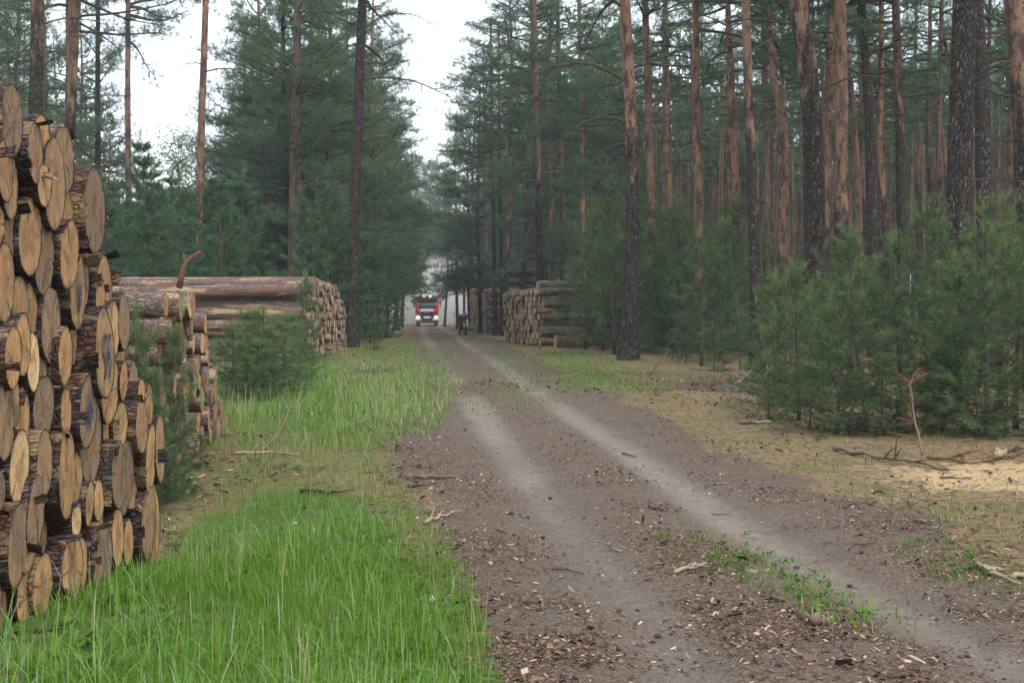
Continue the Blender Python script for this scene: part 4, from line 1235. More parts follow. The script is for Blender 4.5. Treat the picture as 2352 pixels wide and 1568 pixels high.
big_pine([(808, 800), (813, 560), (822, 260), (833, 0)], 56.5, [29, 26, 24, 21], 40, "slim dark pine standing at the corner of the log stack, bare trunk against green", "tall pines beside the road", H5[0], 20,
         [(826, 185, 0.15, 3.6, .5, .05, .25), (820, 330, -.1, 2.6, .9, .04, .35), (817, 385, 0.3, 2.0, 1.3, .035, .3), (830, 70, 0.2, 3.0, 1.6, .04, .6), (815, 420, 2.9, 1.0, .6, .025, .1), (829, 100, 2.6, 0.9, .5, .03, .1)])
big_pine([(1443, 815), (1451, 600), (1455, 430), (1446, 200), (1434, 0)], 44, [42, 34, 31, 28, 25], 5.9, "thick orange pine with drooping dead limbs beside the stack by the motorcycle", "tall pines beside the road", H5[1], 20,
         [(1443, 190, PI - .2, 4.2, 1.9, .055, .55), (1448, 285, PI + .2, 3.3, 2.2, .05, .35), (1452, 335, PI, 1.9, 1.6, .035, .2), (1440, 130, -.2, 2.2, .5, .04, .5), (1450, 300, .4, 1.8, .3, .035, .5), (1436, 20, PI + .3, 3.6, 1.0, .05, .5)])
big_pine([(1738, 845), (1735, 640), (1728, 400), (1718, 200), (1712, 0)], 38, [32, 27, 24, 21, 19], 5.8, "slim straight pine, black foot and orange top, rising alone from the moss", "tall pines beside the road", H5[2], 19, [(1722, 260, PI - .3, 1.4, .8, .025, .5), (1715, 120, .2, 1.6, .5, .03, .4)])
big_pine([(1866, 660), (1872, 480), (1868, 300), (1852, 120), (1830, 0)], 31, [50, 48, 46, 44, 42], 6.4, "massive leaning pine with plated black bark and orange shoulder", "tall pines beside the road", H5[3], 20, [(1870, 215, .2, 2.0, .5, .035, .5), (1838, 60, PI, 1.8, .9, .03, .2)])
big_pine([(2188, 880), (2196, 600), (2207, 300), (2217, 0)], 26.5, [58, 56, 56, 55], 40, "black-barked thick pine with grey flecks standing in the young pines", "tall pines beside the road", H5[4], 20, [(2200, 420, .1, 1.2, .5, .025, .2)])
big_pine([(2262, 480), (2256, 200), (2240, 0)], 37, [38, 36, 32], 30, "dark pine close behind the black-barked thick pine", "tall pines beside the road", H5[0], 19)
big_pine([(2364, 620), (2352, 380), (2346, 200), (2325, 0)], 27, [46, 46, 44, 40], 4.9, "reddish pine cut by the picture edge, with crooked dead limbs", "tall pines beside the road", H5[1], 19, [(2345, 60, PI - .1, 1.0, -.2, .035, .2), (2350, 155, PI + .2, 0.9, .9, .03, .1), (2352, 230, PI, 1.4, .6, .03, .2), (2354, 330, PI, 1.2, .5, .025, .2)])
big_pine([(1932, 650), (1933, 400), (1931, 200), (1929, 0)], 42, [34, 31, 30, 29], 4.2, "grey and orange pine standing behind the massive leaning pine", "tall pines beside the road", H5[2], 20)
big_pine([(1896, 560), (1900, 300), (1911, 0)], 52, [20, 20, 19], 3.6, "slim orange pine between the leaning pine and the grey one", None, H5[3], 19)
big_pine([(2003, 480), (2000, 300), (1988, 140), (1978, 0)], 45, [26, 23, 20, 18], 30, "dark knobbly pine leaning slightly, beside the grey and orange one", None, H5[4], 18, [(1990, 150, PI, 1.2, .9, .03, .3), (1998, 260, .2, 1.3, .6, .03, .2), (1984, 60, .3, 1.8, .3, .03, .6)])
big_pine([(2072, 540), (2068, 300), (2060, 80), (2057, 0)], 46, [24, 23, 19, 18], 7.5, "straight dark red pine in front of the dense wood", None, H5[0], 19, [(2063, 70, .4, 1.2, .3, .025, .3)])
big_pine([(1975, 560), (1968, 380), (1955, 220), (1949, 120)], 55, [17, 17, 15, 13], 1.5, "pale bare-topped orange pine behind the dark knobbly pine", None, None, 10.4)
big_pine([(1604, 540), (1600, 300), (1598, 120), (1599, 0)], 50, [19, 18, 17, 15], 2.0, "pale orange straight pine with scaly bark all the way down", None, H5[1], 20, [(1602, 140, PI - .2, 2.0, 1.4, .03, .4)])
big_pine([(1692, 520), (1686, 300), (1676, 120), (1671, 0)], 53, [18, 17, 15, 13], 2.0, "pale orange slender pine just before the slim straight pine", None, H5[2], 19, [(1680, 210, PI, 2.2, 1.2, .03, .5)])
big_pine([(1494, 400), (1488, 200), (1481, 0)], 55, [19, 17, 15], 4.0, "orange pine close behind the thick orange pine", None, H5[3], 19, [(1486, 190, .3, 2.0, -.4, .035, .3), (1490, 250, .1, 1.5, -.6, .03, .4)])
big_pine([(1539, 480), (1534, 260), (1530, 100)], 60, [14, 13, 12], 3.0, "thin red-brown pine right of the thick orange pair", None, H5[4], 20)
big_pine([(1795, 620), (1796, 330), (1790, 230), (1774, 175), (1778, 130), (1764, 80), (1768, 0)], 48, [17, 17, 16, 15, 17, 13, 12], 1.6, "crooked pale orange pine with an S-bend in its upper trunk", None, H5[0], 18)
big_pine([(1762, 560), (1760, 260), (1752, 0)], 60, [15, 14, 13], 3.0, "thin rusty pine close by the crooked one", None, H5[1], 19)
big_pine([(2176, 420), (2168, 330), (2152, 250), (2154, 170)], 62, [11, 11, 10, 8], 0.5, "thin kinked orange pine beside the black-barked thick pine", None, None, 9.9)
big_pine([(2030, 520), (2028, 300), (2026, 120)], 66, [12, 12, 10], 2.0, "thin rusty pine between two dark trunks", None, H5[2], 19)
big_pine([(1237, 460), (1234, 300), (1229, 130)], 68, [17, 14, 12], 7.0, "pine with a red upper trunk behind the big stack, dead limbs around it", None, L4[0], 18, [(1236, 240, PI, 3.0, .8, .04, .1), (1236, 340, .1, 2.6, 1.2, .04, 0), (1236, 380, PI, 2.4, 1.5, .035, 0)], csc=0.8)
big_pine([(1290, 450), (1287, 280), (1283, 150)], 70, [13, 12, 10], 5.0, "slender red pine next to the one with dead limbs", None, H5[3], 18)
big_pine([(1337, 450), (1335, 250), (1332, 130)], 72, [12, 11, 10], 2.0, "slender pale orange pine above the young pines by the big stack", None, H5[4], 19)
big_pine([(1137, 764), (1135, 560), (1131, 390)], 86, [12, 9, 8], 8.0, "darker of the twin pines beside the distant log stack", "twin pines by the distant stack", H5[0], 17)
big_pine([(1153, 762), (1151, 560), (1148, 390)], 88, [11, 9, 7], 8.0, "slimmer twin pine touching the end of the big stack", "twin pines by the distant stack", H5[1], 17)
big_pine([(1066, 690), (1065, 560), (1064, 480)], 118, [6, 6, 5], 2.0, "thin orange pine with broken top near the motorcycle", None, None, 8.2)
# left
big_pine([(82, 260), (85, 120), (86, 0)], 40, [33, 31, 29], 8.5, "sturdy dark pine with orange flakes behind the tall near stack", "pines behind the near stack", H5[2], 20, [(84, 60, .1, 1.8, 1.0, .03, .3)])
big_pine([(160, 290), (167, 120), (172, 0)], 44, [26, 26, 25], 6.8, "pine with a bright orange edge behind the tall near stack", "pines behind the near stack", H5[3], 20, [(170, 40, .05, 3.4, .5, .045, .15), (163, 200, PI, 1.2, .9, .03, .5)])
big_pine([(158, 120), (158, 0)], 50, [14, 14], 0.5, "pale orange pine half hidden by the orange-edged pine", "pines behind the near stack", H5[4], 20)
big_pine([(36, 200), (42, 90), (45, 0)], 74, [11, 11, 9], 2.0, "thin pale pink pine beside the sturdy dark one", "pines behind the near stack", H5[0], 18)
big_pine([(225, 395), (224, 200), (225, 0)], 72, [13, 12, 10], 40, "slim dark pine in front of the open sky, hung with tufts", None, L4[1], 17, csc=0.62)
big_pine([(295, 390), (293, 250), (294, 60)], 70, [14, 13, 12], 3.0, "slim pink-brown pine with small bare twigs against the sky", None, H5[1], 26, [(292, 160, PI, 1.8, .3, .025, .05), (292, 275, PI, 0.9, .3, .02, .1), (297, 240, 0, .5, .4, .015, .1)], csc=0.9)
big_pine([(457, 520), (462, 300), (467, 170), (473, 0)], 60, [19, 17, 16, 14], 4.5, "solitary tall pine with orange foot before the pale sky", None, H5[2], 26, [(470, 165, 0.05, 1.9, .4, .035, .2), (468, 150, PI - .1, 1.2, .9, .03, .4), (468, 190, 0, .8, .1, .015, .05), (464, 255, 0, .6, -.1, .015, .1)], csc=0.8)
big_pine([(677, 480), (679, 260), (683, 60)], 62, [26, 23, 17], 0.0, "stout orange pine rising from the dense green clump", None, L4[2], 18, [(681, 255, 0.05, 1.6, .2, .05, .15)], csc=0.95)
big_pine([(656, 420), (654, 340)], 66, [14, 13], 40, "dark pine just behind the stout orange one", None, L4[3], 17)

# ---- the wood beyond: trunks with shared shapes, one object per tree
placed = []
def clear(x, y, dmin):
    return all((x - a) ** 2 + (y - b) ** 2 > dmin ** 2 for a, b in placed)
def wood_pine(x, y, H, kind, rad, bark_h, label, group, csc=1.0):
    placed.append((x, y))
    t = empty("pine_tree", (x, y, tz(x, y) - 0.05), label, "pine tree", group, trs.uniform(0, 2 * PI))
    k = H / 20.0
    tr = link("trunk", TRUNKS[trs.randint(5)], t); tr.scale = (rad / .155, rad / .155, k)
    tr['bark_height'] = float(bark_h)
    src, hb = (CROWN_HI, 20.0) if kind == 'hi' else (CROWN_LO, 17.0)
    lm, cr = src[trs.randint(len(src))]
    for nm, me in (("limbs", lm), ("crown", cr)):
        o = link(nm, me, t); o.scale = (csc, csc, H / hb)
    return t
GR = "pines of the wood beyond"
# right-hand wood
n = 0
for _ in range(6000):
    Y = 47 + 190 * trs.rand() ** 1.7; X = trs.uniform(-20, 0.40 * Y + 6)
    m = X - edge_x(EDR, np.array([Y]))[0]
    if m < 3.6 + (Y < 100) * 2.5: continue
    if Y < 75 and X < 9.5: continue
    if not clear(X, Y, 2.6 if Y < 120 else 3.6): continue
    wood_pine(X, Y, trs.uniform(16, 21), 'hi', trs.uniform(.10, .165), trs.uniform(1.5, 8), "slender pine trunk among many in the shady wood along the road", GR)
    n += 1
    if n >= 192: break
# edge of the right-hand wood at the end of the view, with low foliage
for (X, Y) in [(-1.5, 92), (1.5, 84), (4.5, 78), (-3.2, 112), (0.5, 108), (-4.8, 135), (-2, 140), (-7, 165), (3.5, 96), (7, 92)]:
    wood_pine(X + trs.randn() * .4, Y, trs.uniform(14.5, 18), 'lo' if Y < 150 else 'hi', trs.uniform(.10, .15), trs.uniform(2, 8), "roadside pine with low drooping foliage where the wood meets the road", "pines edging the wood by the road", 0.78)
# left-hand wood: a dense green wall along the road
for (xv, d, H, c_) in [(560, 78, 16, .95), (600, 70, 17.5, 1), (640, 84, 18, 1), (715, 74, 18, 1), (760, 66, 17, 1), (735, 92, 19, 1), (790, 80, 18, 1), (850, 76, 18, .95), (830, 98, 19, 1), (880, 92, 17, .9), (815, 118, 19, 1), (868, 116, 18, .9), (905, 112, 16, .85),
                        (890, 138, 17, .9), (918, 135, 15.5, .8), (908, 160, 17, .85), (928, 168, 15, .8), (938, 196, 15, .8), (925, 205, 17, .9), (948, 240, 15, .8), (700, 110, 19, 1), (770, 130, 19, 1), (575, 96, 17, .9), (660, 120, 19, 1), (955, 262, 15, .8), (968, 290, 15, .9), (985, 300, 15, .9), (1000, 310, 15, 1), (1015, 285, 15, .9)]:
    wood_pine((xv - 1176) / FV * d, d, H, 'lo', trs.uniform(.13, .19), trs.uniform(1, 6), "bushy pine in the dense green wall along the road's far verge", "bushy pines walling the road", c_)
for (xv, d, H, c_) in [(1172, 80, 19, 1.3), (1118, 101, 18.5, 1.3), (1215, 84, 19.5, 1.25), (1085, 124, 18, 1.3), (1260, 78, 19, 1.2)]:
    wood_pine((xv - 1176) / FV * d, d, H, 'hi', trs.uniform(.14, .17), trs.uniform(4, 8), "wide-crowned pine reaching over the road behind the stack by the motorcycle", "wide-crowned pines leaning over the road", c_)
for (xv, d, H) in [(945, 252, 24), (962, 258, 25), (978, 262, 22), (992, 256, 24), (1008, 266, 25), (1024, 258, 23), (985, 275, 26), (1000, 282, 26)]:
    wood_pine((xv - 1176) / FV * d, d, H, 'lo', trs.uniform(.13, .19), trs.uniform(1, 6), "hazy pine closing the view at the far end of the road", "pines closing the end of the road", 1.0)
for (xv, d, H) in [(-60, 60, 18), (-20, 85, 20), (20, 70, 18), (60, 95, 19), (105, 72, 19), (135, 105, 20), (185, 88, 19), (250, 118, 17), (205, 130, 18), (-140, 75, 20), (-200, 62, 19), (110, 130, 20), (20, 140, 20)]:
    wood_pine((xv - 1176) / FV * d, d, H, 'hi' if xv > 40 else 'lo', trs.uniform(.12, .16), trs.uniform(2, 6), "loose-crowned pine standing beyond the regrowth and the near stack", "loose pines beyond the regrowth")
# the far wood as one mass closing the view
fm = MB()
fv_all = []; ftone = []
for q_ in range(760):
    if q_ < 230: Y = trs.uniform(262, 420); X = trs.uniform(-0.42 * Y, 0.42 * Y)
    elif q_ < 470: Y = trs.uniform(92, 270); X = trs.uniform(-0.05 * Y, 0.40 * Y)
    else: Y = trs.uniform(110, 270); X = trs.uniform(-0.42 * Y, -0.08 * Y)
    rd = float(edge_x(EDR, np.array([Y]))[0]) - 1.6
    if q_ < 40: Y = trs.uniform(285, 330); X = rd - 0.052 * 50 + trs.uniform(-12, 12)
    elif abs(X - rd) < 5.2: continue
    if not clear(X, Y, 1.6): continue
    z = tz(X, Y)
    left = X < rd
    xv_ = 1176 + FV * X / Y
    if left and 225 < xv_ < 545: continue
    Ht = trs.uniform(14.5, 19.5)
    rt = trs.uniform(.09, .15)
    fm.tube([(X, Y, z), (X + trs.randn() * .2, Y, z + Ht * .5), (X + trs.randn() * .3, Y, z + Ht)], [rt, rt * .8, .03], 6, False)
    n = 360
    c = np.stack([X + trs.randn(n) * 1.25, Y + trs.randn(n) * 1.25, z + trs.uniform(2.5 if left else 9.5, Ht, n)], -1)
    c += np.repeat(trs.randn(n // 10, 3) * [.5, .5, .3], 10, 0)
    sz = 0.32 + 0.28 * (Y / 300)
    fv_all.append(needles(np.repeat(c, 3, 0), trs.randn(n * 3, 3), sz, sz * .42, trs)); ftone.append(np.repeat(trs.uniform(.2, .55, n) , 9))
for _ in range(1500):            # the countless thin stems deep in the right-hand wood
    Y = trs.uniform(85, 300); X = trs.uniform(-0.06 * Y, 0.42 * Y)
    if X < float(edge_x(EDR, np.array([Y]))[0]) + 4.5 or not clear(X, Y, 0.9): continue
    z = tz(X, Y); rt = trs.uniform(.07, .13); Ht = trs.uniform(11, 15)
    fm.tube([(X, Y, z), (X + trs.randn() * .25, Y, z + Ht)], [rt, rt * .7], 5, False)
o = tag(link("far_forest", tri_mesh("far_forest", np.vstack(fv_all), np.concatenate(ftone), M['needle'])), "distant wood closing off the end of the road", "forest", kind="stuff")
tr = fm.build("trunks", M['bark'], o); tr['bark_height'] = 3.0; tr['kind'] = "stuff"

# ------------------------------------------------------------------ young pines
YP = [young_pine(400 + k, 3.0, 1.30, 10, 26, 0.075, 0.0075, 0.04) for k in range(4)]
YPL = [young_pine(420 + k, 3.4, 1.35, 12, 28, bare=0.20) for k in range(2)]      # thinner, shaded
YPB = [young_pine(440 + k, 6.0, 2.0, 20, 26, 0.11, 0.013, 0.04, 0.5, 'regrow') for k in range(4)]  # regrowth, seen from afar
SAP = [young_pine(460 + k, 1.5, 0.45, 8, 34, 0.07, 0.0045, 0.06, 0.25) for k in range(2)]
def put_young(var, xv, base_yv=None, top_yv=None, d=None, label="", group=None, H=None, wide=1.0, name="young_pine", x=None, H0=3.0):
    if d is None:
        g_ = g_at(xv, base_yv); X, Y = g_
    else: Y = d; X = (xv - 1176) / FV * d
    z = tz(X, Y)
    if H is None: H = HC - (top_yv - 650) / FV * Y - z
    t = empty(name, (X, Y, z - 0.03), label, "young pine" if name != "pine_sapling" else "pine sapling", group, trs.uniform(0, 2 * PI))
    t.rotation_euler = (trs.randn() * .045, trs.randn() * .045, t.rotation_euler.z)
    k = H / H0
    for nm, me in (("stem", var[0]), ("foliage", var[1])):
        o = link(nm, me, t); o.scale = (k * wide, k * wide, k)
    return t
gY = "young pines in front of the thick trunks"
for i_, (xv, by, ty, wide, lab) in enumerate([
    (1921, 1000, 655, 1.15, "young pine at the mossy edge, broad and light green, before the massive leaning pine"),
    (1990, 992, 540, 1.0, "tallest-leading young pine with reaching pale tips beside the grey and orange pine"),
    (2065, 985, 560, 1.05, "dense young pine between the grey-orange pine and the black-barked pine"),
    (2128, 980, 480, 0.9, "tall young pine leaning against the black-barked thick pine"),
    (2333, 985, 465, 1.15, "large shaded young pine at the picture edge with a clear dark stem"),
    (1835, 965, 615, 1.0, "young pine covering the foot of the massive leaning pine"),
    (1775, 935, 640, 1.0, "lowest bushy young pine next to the slim straight pine"),
    (2215, 1000, 600, 1.05, "young pine before the foot of the black-barked pine"),
    (2268, 1005, 490, 0.95, "bright-tipped young pine between the black-barked pine and the picture edge"),
    (2410, 1010, 480, 1.1, "young pine partly beyond the picture edge"),
    (2160, 930, 520, 1.0, "young pine growing right behind the black-barked trunk's side"),
    (1950, 930, 600, 1.0, "young pine deeper in, between the two grey trunks"),
    (2300, 940, 470, 1.1, "darker young pine deeper in the thicket by the reddish pine"),
    (1880, 915, 640, 1.0, "young pine in the second line under the massive leaning pine")]):
    put_young(YP[i_ % 4] if i_ not in (4, 12) else YPL[i_ % 2], xv, by, ty, None, lab, gY, wide=wide * 1.12, H0=3.0 if i_ not in (4, 12) else 3.4)
for i_, (xv, by, ty) in enumerate([(1765, 962, 810), (1860, 985, 835), (1955, 1004, 850), (2030, 1002, 820), (2098, 1000, 845), (2165, 1002, 800), (2240, 1010, 835), (2310, 1004, 815), (1800, 940, 770), (1700, 850, 720), (1640, 850, 745), (1575, 832, 720)]):
    put_young(YP[i_ % 4], xv, by, ty, None, "small low pine filling the gap at the foot of the young pines", "small pines at the feet of the young pines", wide=1.5)
gM = "young pines around the orange pine and big stack"
for i_, (xv, by, ty, wide, lab) in enumerate([
    (1610, 838, 535, .95, "slender shaded young pine with a bare lower stem before the pale orange pines"),
    (1655, 826, 520, .9, "young pine just behind the slender shaded one"),
    (1560, 806, 500, 1.0, "young pine between the thick orange pine and the slender shaded one"),
    (1385, 803, 560, .8, "thin-stemmed young pine at the loose log before the big stack"),
    (1412, 812, 440, .9, "taller thin-stemmed young pine covering the big stack's flank"),
    (1432, 788, 480, 1.0, "young pine hugging the thick orange pine"),
    (1490, 806, 470, 1.05, "bushy dark young pine right behind the thick orange pine"),
    (1520, 790, 460, 1.0, "young pine behind the bushy dark one"),
    (1345, 800, 540, .85, "young pine overhanging the top of the big stack"),
    (1290, 748, 500, .9, "young pine standing over the stack with its needles against the logs"),
    (1225, 752, 500, 1.1, "young pine beyond the tall stack by the road"),
    (1700, 815, 590, .9, "low young pine at the foot of the slim straight pine"),
    (1440, 775, 520, 1.2, "spreading young pine behind the thick trunk")]):
    put_young((YPL + YPL[::-1])[i_ % 4] if i_ in (0, 3) else YP[i_ % 4], xv, by, ty, None, lab, gM, wide=wide * 1.25, H0=3.4 if i_ in (0, 3) else 3.0)
for i_ in range(26):
    xv = trs.uniform(1300, 1760); Yq = trs.uniform(45, 66)
    if xv < 1395: continue
    put_young(YP[trs.randint(4)], xv, d=Yq, top_yv=trs.uniform(465, 640), label="dark young pine in the tangle around and behind the thick orange pine", group="tangle of young pines", wide=1.3)
# undergrowth scattered through the right-hand wood
for _ in range(46):
    Y = trs.uniform(52, 110); X = trs.uniform(3, 0.34 * Y)
    if not clear(X, Y, 1.0) or (X < 7.5 and Y < 74): continue
    placed.append((X, Y))
    put_young(YPB[trs.randint(4)], 1176 + FV * X / Y, d=Y, label="young pine growing in the shade of the wood", group="undergrowth pines in the wood", H=trs.uniform(1.6, 4.0), wide=1.3, H0=6.0)
# left: the regrowth thicket
put_young(YPB[0], 338, d=47.5, top_yv=330, label="young pine with a tall bare leader behind the second stack", group="regrowth pines behind the stacks", H0=6.0, wide=1.1)
put_young(YPB[1], 748, d=58, top_yv=400, label="young pine with bright upright tips behind the third stack", group="regrowth pines behind the stacks", H0=6.0, wide=1.05)
put_young(YPB[2], 712, d=55, top_yv=445, label="young pine beside the bright-tipped one, over the third stack", group="regrowth pines behind the stacks", H0=6.0)
put_young(YPB[3], 850, d=66, top_yv=500, label="young pine close to the dark trunk's road side", group="regrowth pines behind the stacks", H0=6.0)
put_young(YPB[1], 870, d=74, top_yv=520, label="young pine hiding the half-seen stack behind the dark trunk", group="regrowth pines behind the stacks", H0=6.0)
put_young(YPB[2], 775, d=63, top_yv=480, label="young pine just behind the dark trunk", group="regrowth pines behind the stacks", H0=6.0)
for _ in range(900):
    Y = trs.uniform(30, 105); xv = trs.uniform(150, 800)
    X = (xv - 1176) / FV * Y
    if Y < 62 and xv > 560: continue
    if Y < 47: continue
    if 24 < Y and not clear(X, Y, 2.0): continue
    placed.append((X, Y))
    if len([1 for p in placed if p[0] < -4]) > 165: break
    top = trs.uniform(395, 470) if xv < 560 else trs.uniform(430, 560)
    if trs.rand() < 0.35: top += 70
    H = max(2.2, HC - (top - 650) / FV * Y + 0.5)
    put_young(YPB[trs.randint(4)], xv, d=Y, label="regrowth pine in the even green thicket behind the log stacks", group="regrowth thicket", H=min(H, 8.5), wide=1.35, H0=6.0)
# saplings before the second and third stacks
gS = "pine saplings by the stacks"
for i_, (xv, d, ty, w_, lab, var) in enumerate([
    (326, 15.2, 668, .7, "slim pine sapling with upright tips against the second stack", 0), (385, 15.6, 722, .62, "bushier pine sapling nearest the second stack's ends", 1), (348, 14.9, 800, .75, "low pine sapling in the gap beside the tall near stack", 0),
    (405, 16.0, 920, .95, "lowest spreading pine sapling at the foot of the second stack", 1), (700, 41.0, 612, .8, "tall thin pine sapling before the ends of the third stack", 0), (560, 30, 700, 1.9, "bushy pine sapling before the third stack's flank", 1),
    (605, 29, 690, 2.0, "fullest of the saplings in the tall grass", 0), (650, 31, 705, 1.8, "sapling in the tall grass closest to the third stack's ends", 1), (535, 27, 730, 1.8, "short sapling in the tall grass by the second stack", 0), (585, 27, 770, 1.9, "small bright sapling in front of the fuller one", 1), (860, 52, 715, 1.0, "young pine sapling at the foot of the dark trunk", 0),
    (460, 17.5, 985, 1.2, "tiny sapling beyond the second stack's lowest log", 1), (632, 28, 735, 1.8, "small sapling tucked under the third stack's flank", 0), (690, 33, 750, 1.6, "small sapling in the tall grass near the road", 1)]):
    put_young(SAP[var], xv, d=d, top_yv=ty, label=lab, group=gS, wide=w_, name="pine_sapling", H0=1.75)

# birch and the fresh green oak
def leafy(name, x, y, H, R, h0, n, size, mat, label, cat, seed, nbr=26):
    rg = np.random.RandomState(seed)
    t = empty(name, (x, y, tz(x, y)), label, cat)
    mb = MB()
    mb.tube([(0, 0, -.1), (.1, 0, H * .4), (.05, .1, H * .75), (0, 0, H * .97)], [.02 + H * .012, H * .010, H * .005, .01], 8)
    Cn = []
    for b in range(nbr):
        f = rg.rand(); z = h0 + (H - h0) * f; a = rg.uniform(0, 2 * PI); L = R * (1 - f ** 2.2) ** .5 * rg.uniform(.5, 1.05) + .2
        p0 = np.array([0, 0, z]); p1 = p0 + np.array([math.cos(a) * L * .6, math.sin(a) * L * .6, L * .4]); p2 = p0 + np.array([math.cos(a) * L, math.sin(a) * L, L * .35])
        mb.tube([p0, p1, p2], [.03, .018, .006], 4, False)
        m = n // nbr
        u = rg.uniform(.3, 1, m)[:, None]
        Cn.append(p0 * (1 - u) + p2 * u + np.array([0, 0, .1]) + rg.randn(m, 3) * np.array([.28, .28, .3]) * R / 1.6)
    mb.build("trunk", M['bark'], t, True)['bark_height'] = 60.0
    c = np.vstack(Cn); q = len(c)
    d = rg.randn(q, 3); d[:, 2] = -abs(d[:, 2]) * .6; d /= np.linalg.norm(d, axis=1)[:, None]
    s = np.cross(d, rg.randn(q, 3)); s /= np.linalg.norm(s, axis=1)[:, None]
    L = size * rg.uniform(.6, 1.2, q)[:, None]
    V = np.stack([c, c + d * L * .5 + s * L * .32, c + d * L, c + d * L * .5 - s * L * .32], 1).reshape(-1, 3)
    link("crown", make_mesh("crown", V, np.arange(q * 4).reshape(-1, 4), mat, {'tone': np.repeat(np.clip(rg.normal(.5, .25, q), 0, 1), 4)}), t)
    return t
p = pt(410, 300, 92)
leafy("birch_tree", p[0], 92, 11.0, 2.6, 3.5, 5200, 0.16, M['birch'], "pale airy birch rising over the regrowth against the sky", "birch tree", 31, 34)
p = pt(925, 700, 140)
leafy("oak_tree", p[0], 140, 6.0, 2.0, 1.9, 3600, 0.24, M['leaf'], "small bright green leafy oak at the road edge beside the fire engine", "oak tree", 33)
p = pt(890, 700, 112)
leafy("oak_tree", p[0], 112, 3.0, 1.3, 0.3, 2200, 0.2, M['leaf'], "low leafy oak bush just before the taller bright oak", "oak bush", 35, 20)

# ------------------------------------------------------------------ fire engine
M['red'] = simple("fire_red_paint", (0.42, 0.014, 0.018), 0.35, 0.5, dirt=0.2)
M['darkred'] = simple('dark_red_paint', (0.15, 0.010, 0.012), 0.4, 0.4)
M['white'] = simple("white_paint", (0.72, 0.72, 0.72), 0.4, 0.5, dirt=0.2)
M['black'] = simple("black_plastic", (0.016, 0.017, 0.02), 0.6, 0.3, dirt=0.12)
M['rubber'] = simple("tyre_rubber", (0.014, 0.014, 0.015), 0.9, 0.1, dirt=0.2)
M['steel'] = simple("grey_steel", (0.35, 0.36, 0.37), 0.35, 0.5, 0.8, dirt=0.1)
M['glass'] = simple("dark_glass", (0.07, 0.10, 0.12), 0.2, 0.6, dirt=0.2)
M['bluelens'] = simple("blue_lens", (0.02, 0.07, 0.30), 0.25, 0.5, dirt=0.0)
M['bluestripe'] = simple("blue_plastic", (0.04, 0.13, 0.45), 0.4, 0.5, dirt=0.0)
M['amber'] = simple("amber_lens", (0.7, 0.2, 0.03), 0.3, 0.5, dirt=0.0)
def emit(name, col, st):
    m, t, o = new_mat(name); e = t.nodes.new("ShaderNodeEmission")
    e.inputs[0].default_value = (*col, 1); e.inputs[1].default_value = st
    t.links.new(e.outputs[0], o.inputs[0]); return m
M['lamp'] = emit("lit_lamp", (1.0, 0.93, 0.72), 1.3)
def text(name, body, size, mat, parent, loc, rot, ext=0.004, sx=1.0):
    cu = bpy.data.curves.new(name, 'FONT'); cu.body = body; cu.size = size; cu.extrude = ext
    cu.align_x = 'CENTER'; cu.align_y = 'CENTER'; cu.offset = 0.006
    tmp = bpy.data.objects.new(name, cu); C.objects.link(tmp)
    me = bpy.data.meshes.new_from_object(tmp.evaluated_get(bpy.context.evaluated_depsgraph_get()))
    bpy.data.objects.remove(tmp)
    me.materials.clear(); me.materials.append(mat)
    o = link(name, me, parent, loc); o.rotation_euler = rot; o.scale = (sx, 1, 1)
    return o
TY = 167.0; TX = (981 - 1176) / FV * TY
TZ = HC - (750 - 650) / FV * TY
t = empty("fire_engine", (TX, TY, TZ), "red and white fire engine driving towards us with its headlights on", "fire engine", None, 0.052)
# cab: profile in (y, z), front leaning back at the windscreen
def prism(mb, prof, x0, x1):
    n = len(prof)
    V = [[x0, a, b] for a, b in prof] + [[x1, a, b] for a, b in prof]
    Q = [[i_, (i_ + 1) % n, (i_ + 1) % n + n, i_ + n] for i_ in range(n)]
    mb.add(V, Q)
    mb.add(V, None, [[0, k + 1, k] for k in range(1, n - 1)] + [[n, n + k, n + k + 1] for k in range(1, n - 1)])
mb = MB(); prism(mb, [(0.0, 1.18), (-0.03, 1.5), (0.0, 1.88), (0.14, 2.66), (0.30, 2.98), (0.5, 3.04), (2.0, 3.04), (2.0, 0.8), (0.12, 0.8), (0.06, 1.18)], -1.12, 1.12)
cab = mb.build("cab", M['red'], t)
mb = MB(); prism(mb, [(-0.03, 1.93), (-0.012, 1.93), (0.115, 2.62), (0.097, 2.62)], -0.93, 0.93); ws = mb.build("windshield", M['glass'], cab)
mb = MB(); mb.tube([(-.5, -.075, 1.95), (-.2, -.06, 2.03), (.1, -.075, 1.95)], .012, 5).tube([(.25, -.075, 1.95), (.5, -.06, 2.03), (.75, -.075, 1.95)], .012, 5); mb.build("wiper", M['black'], ws)
mb = MB(); mb.box(-1.0, 1.0, -.12, 0.30, 2.68, 2.99, 0.05); mb.build("sun_visor", M['black'], cab)
mb = MB(); V = [(-.74, -.055, 1.60), (.74, -.055, 1.60), (.48, -.055, 1.36), (-.48, -.055, 1.36)]
mb.add(V + [(x, 0.0, z) for x, _, z in V], [[0, 3, 2, 1], [0, 1, 5, 4], [1, 2, 6, 5], [2, 3, 7, 6], [3, 0, 4, 7]]); gri = mb.build("grille", M['black'], cab)
MB().box(-.76, .76, -.075, -.02, 1.61, 1.70, 0.012).build("grille_bar", M['white'], cab)
MB().box(-.70, .70, -.080, -.05, 1.575, 1.61, 0.008).build("grille_bar", M['bluestripe'], cab)
MB().box(-.05, .05, -.095, -.07, 1.60, 1.69, 0.02).build("emblem", M['black'], cab)
text("lettering", "FEUERWEHR", 0.24, M['white'], cab, (0, -0.05, 1.795), (PI / 2, 0, 0), 0.01, 0.94)
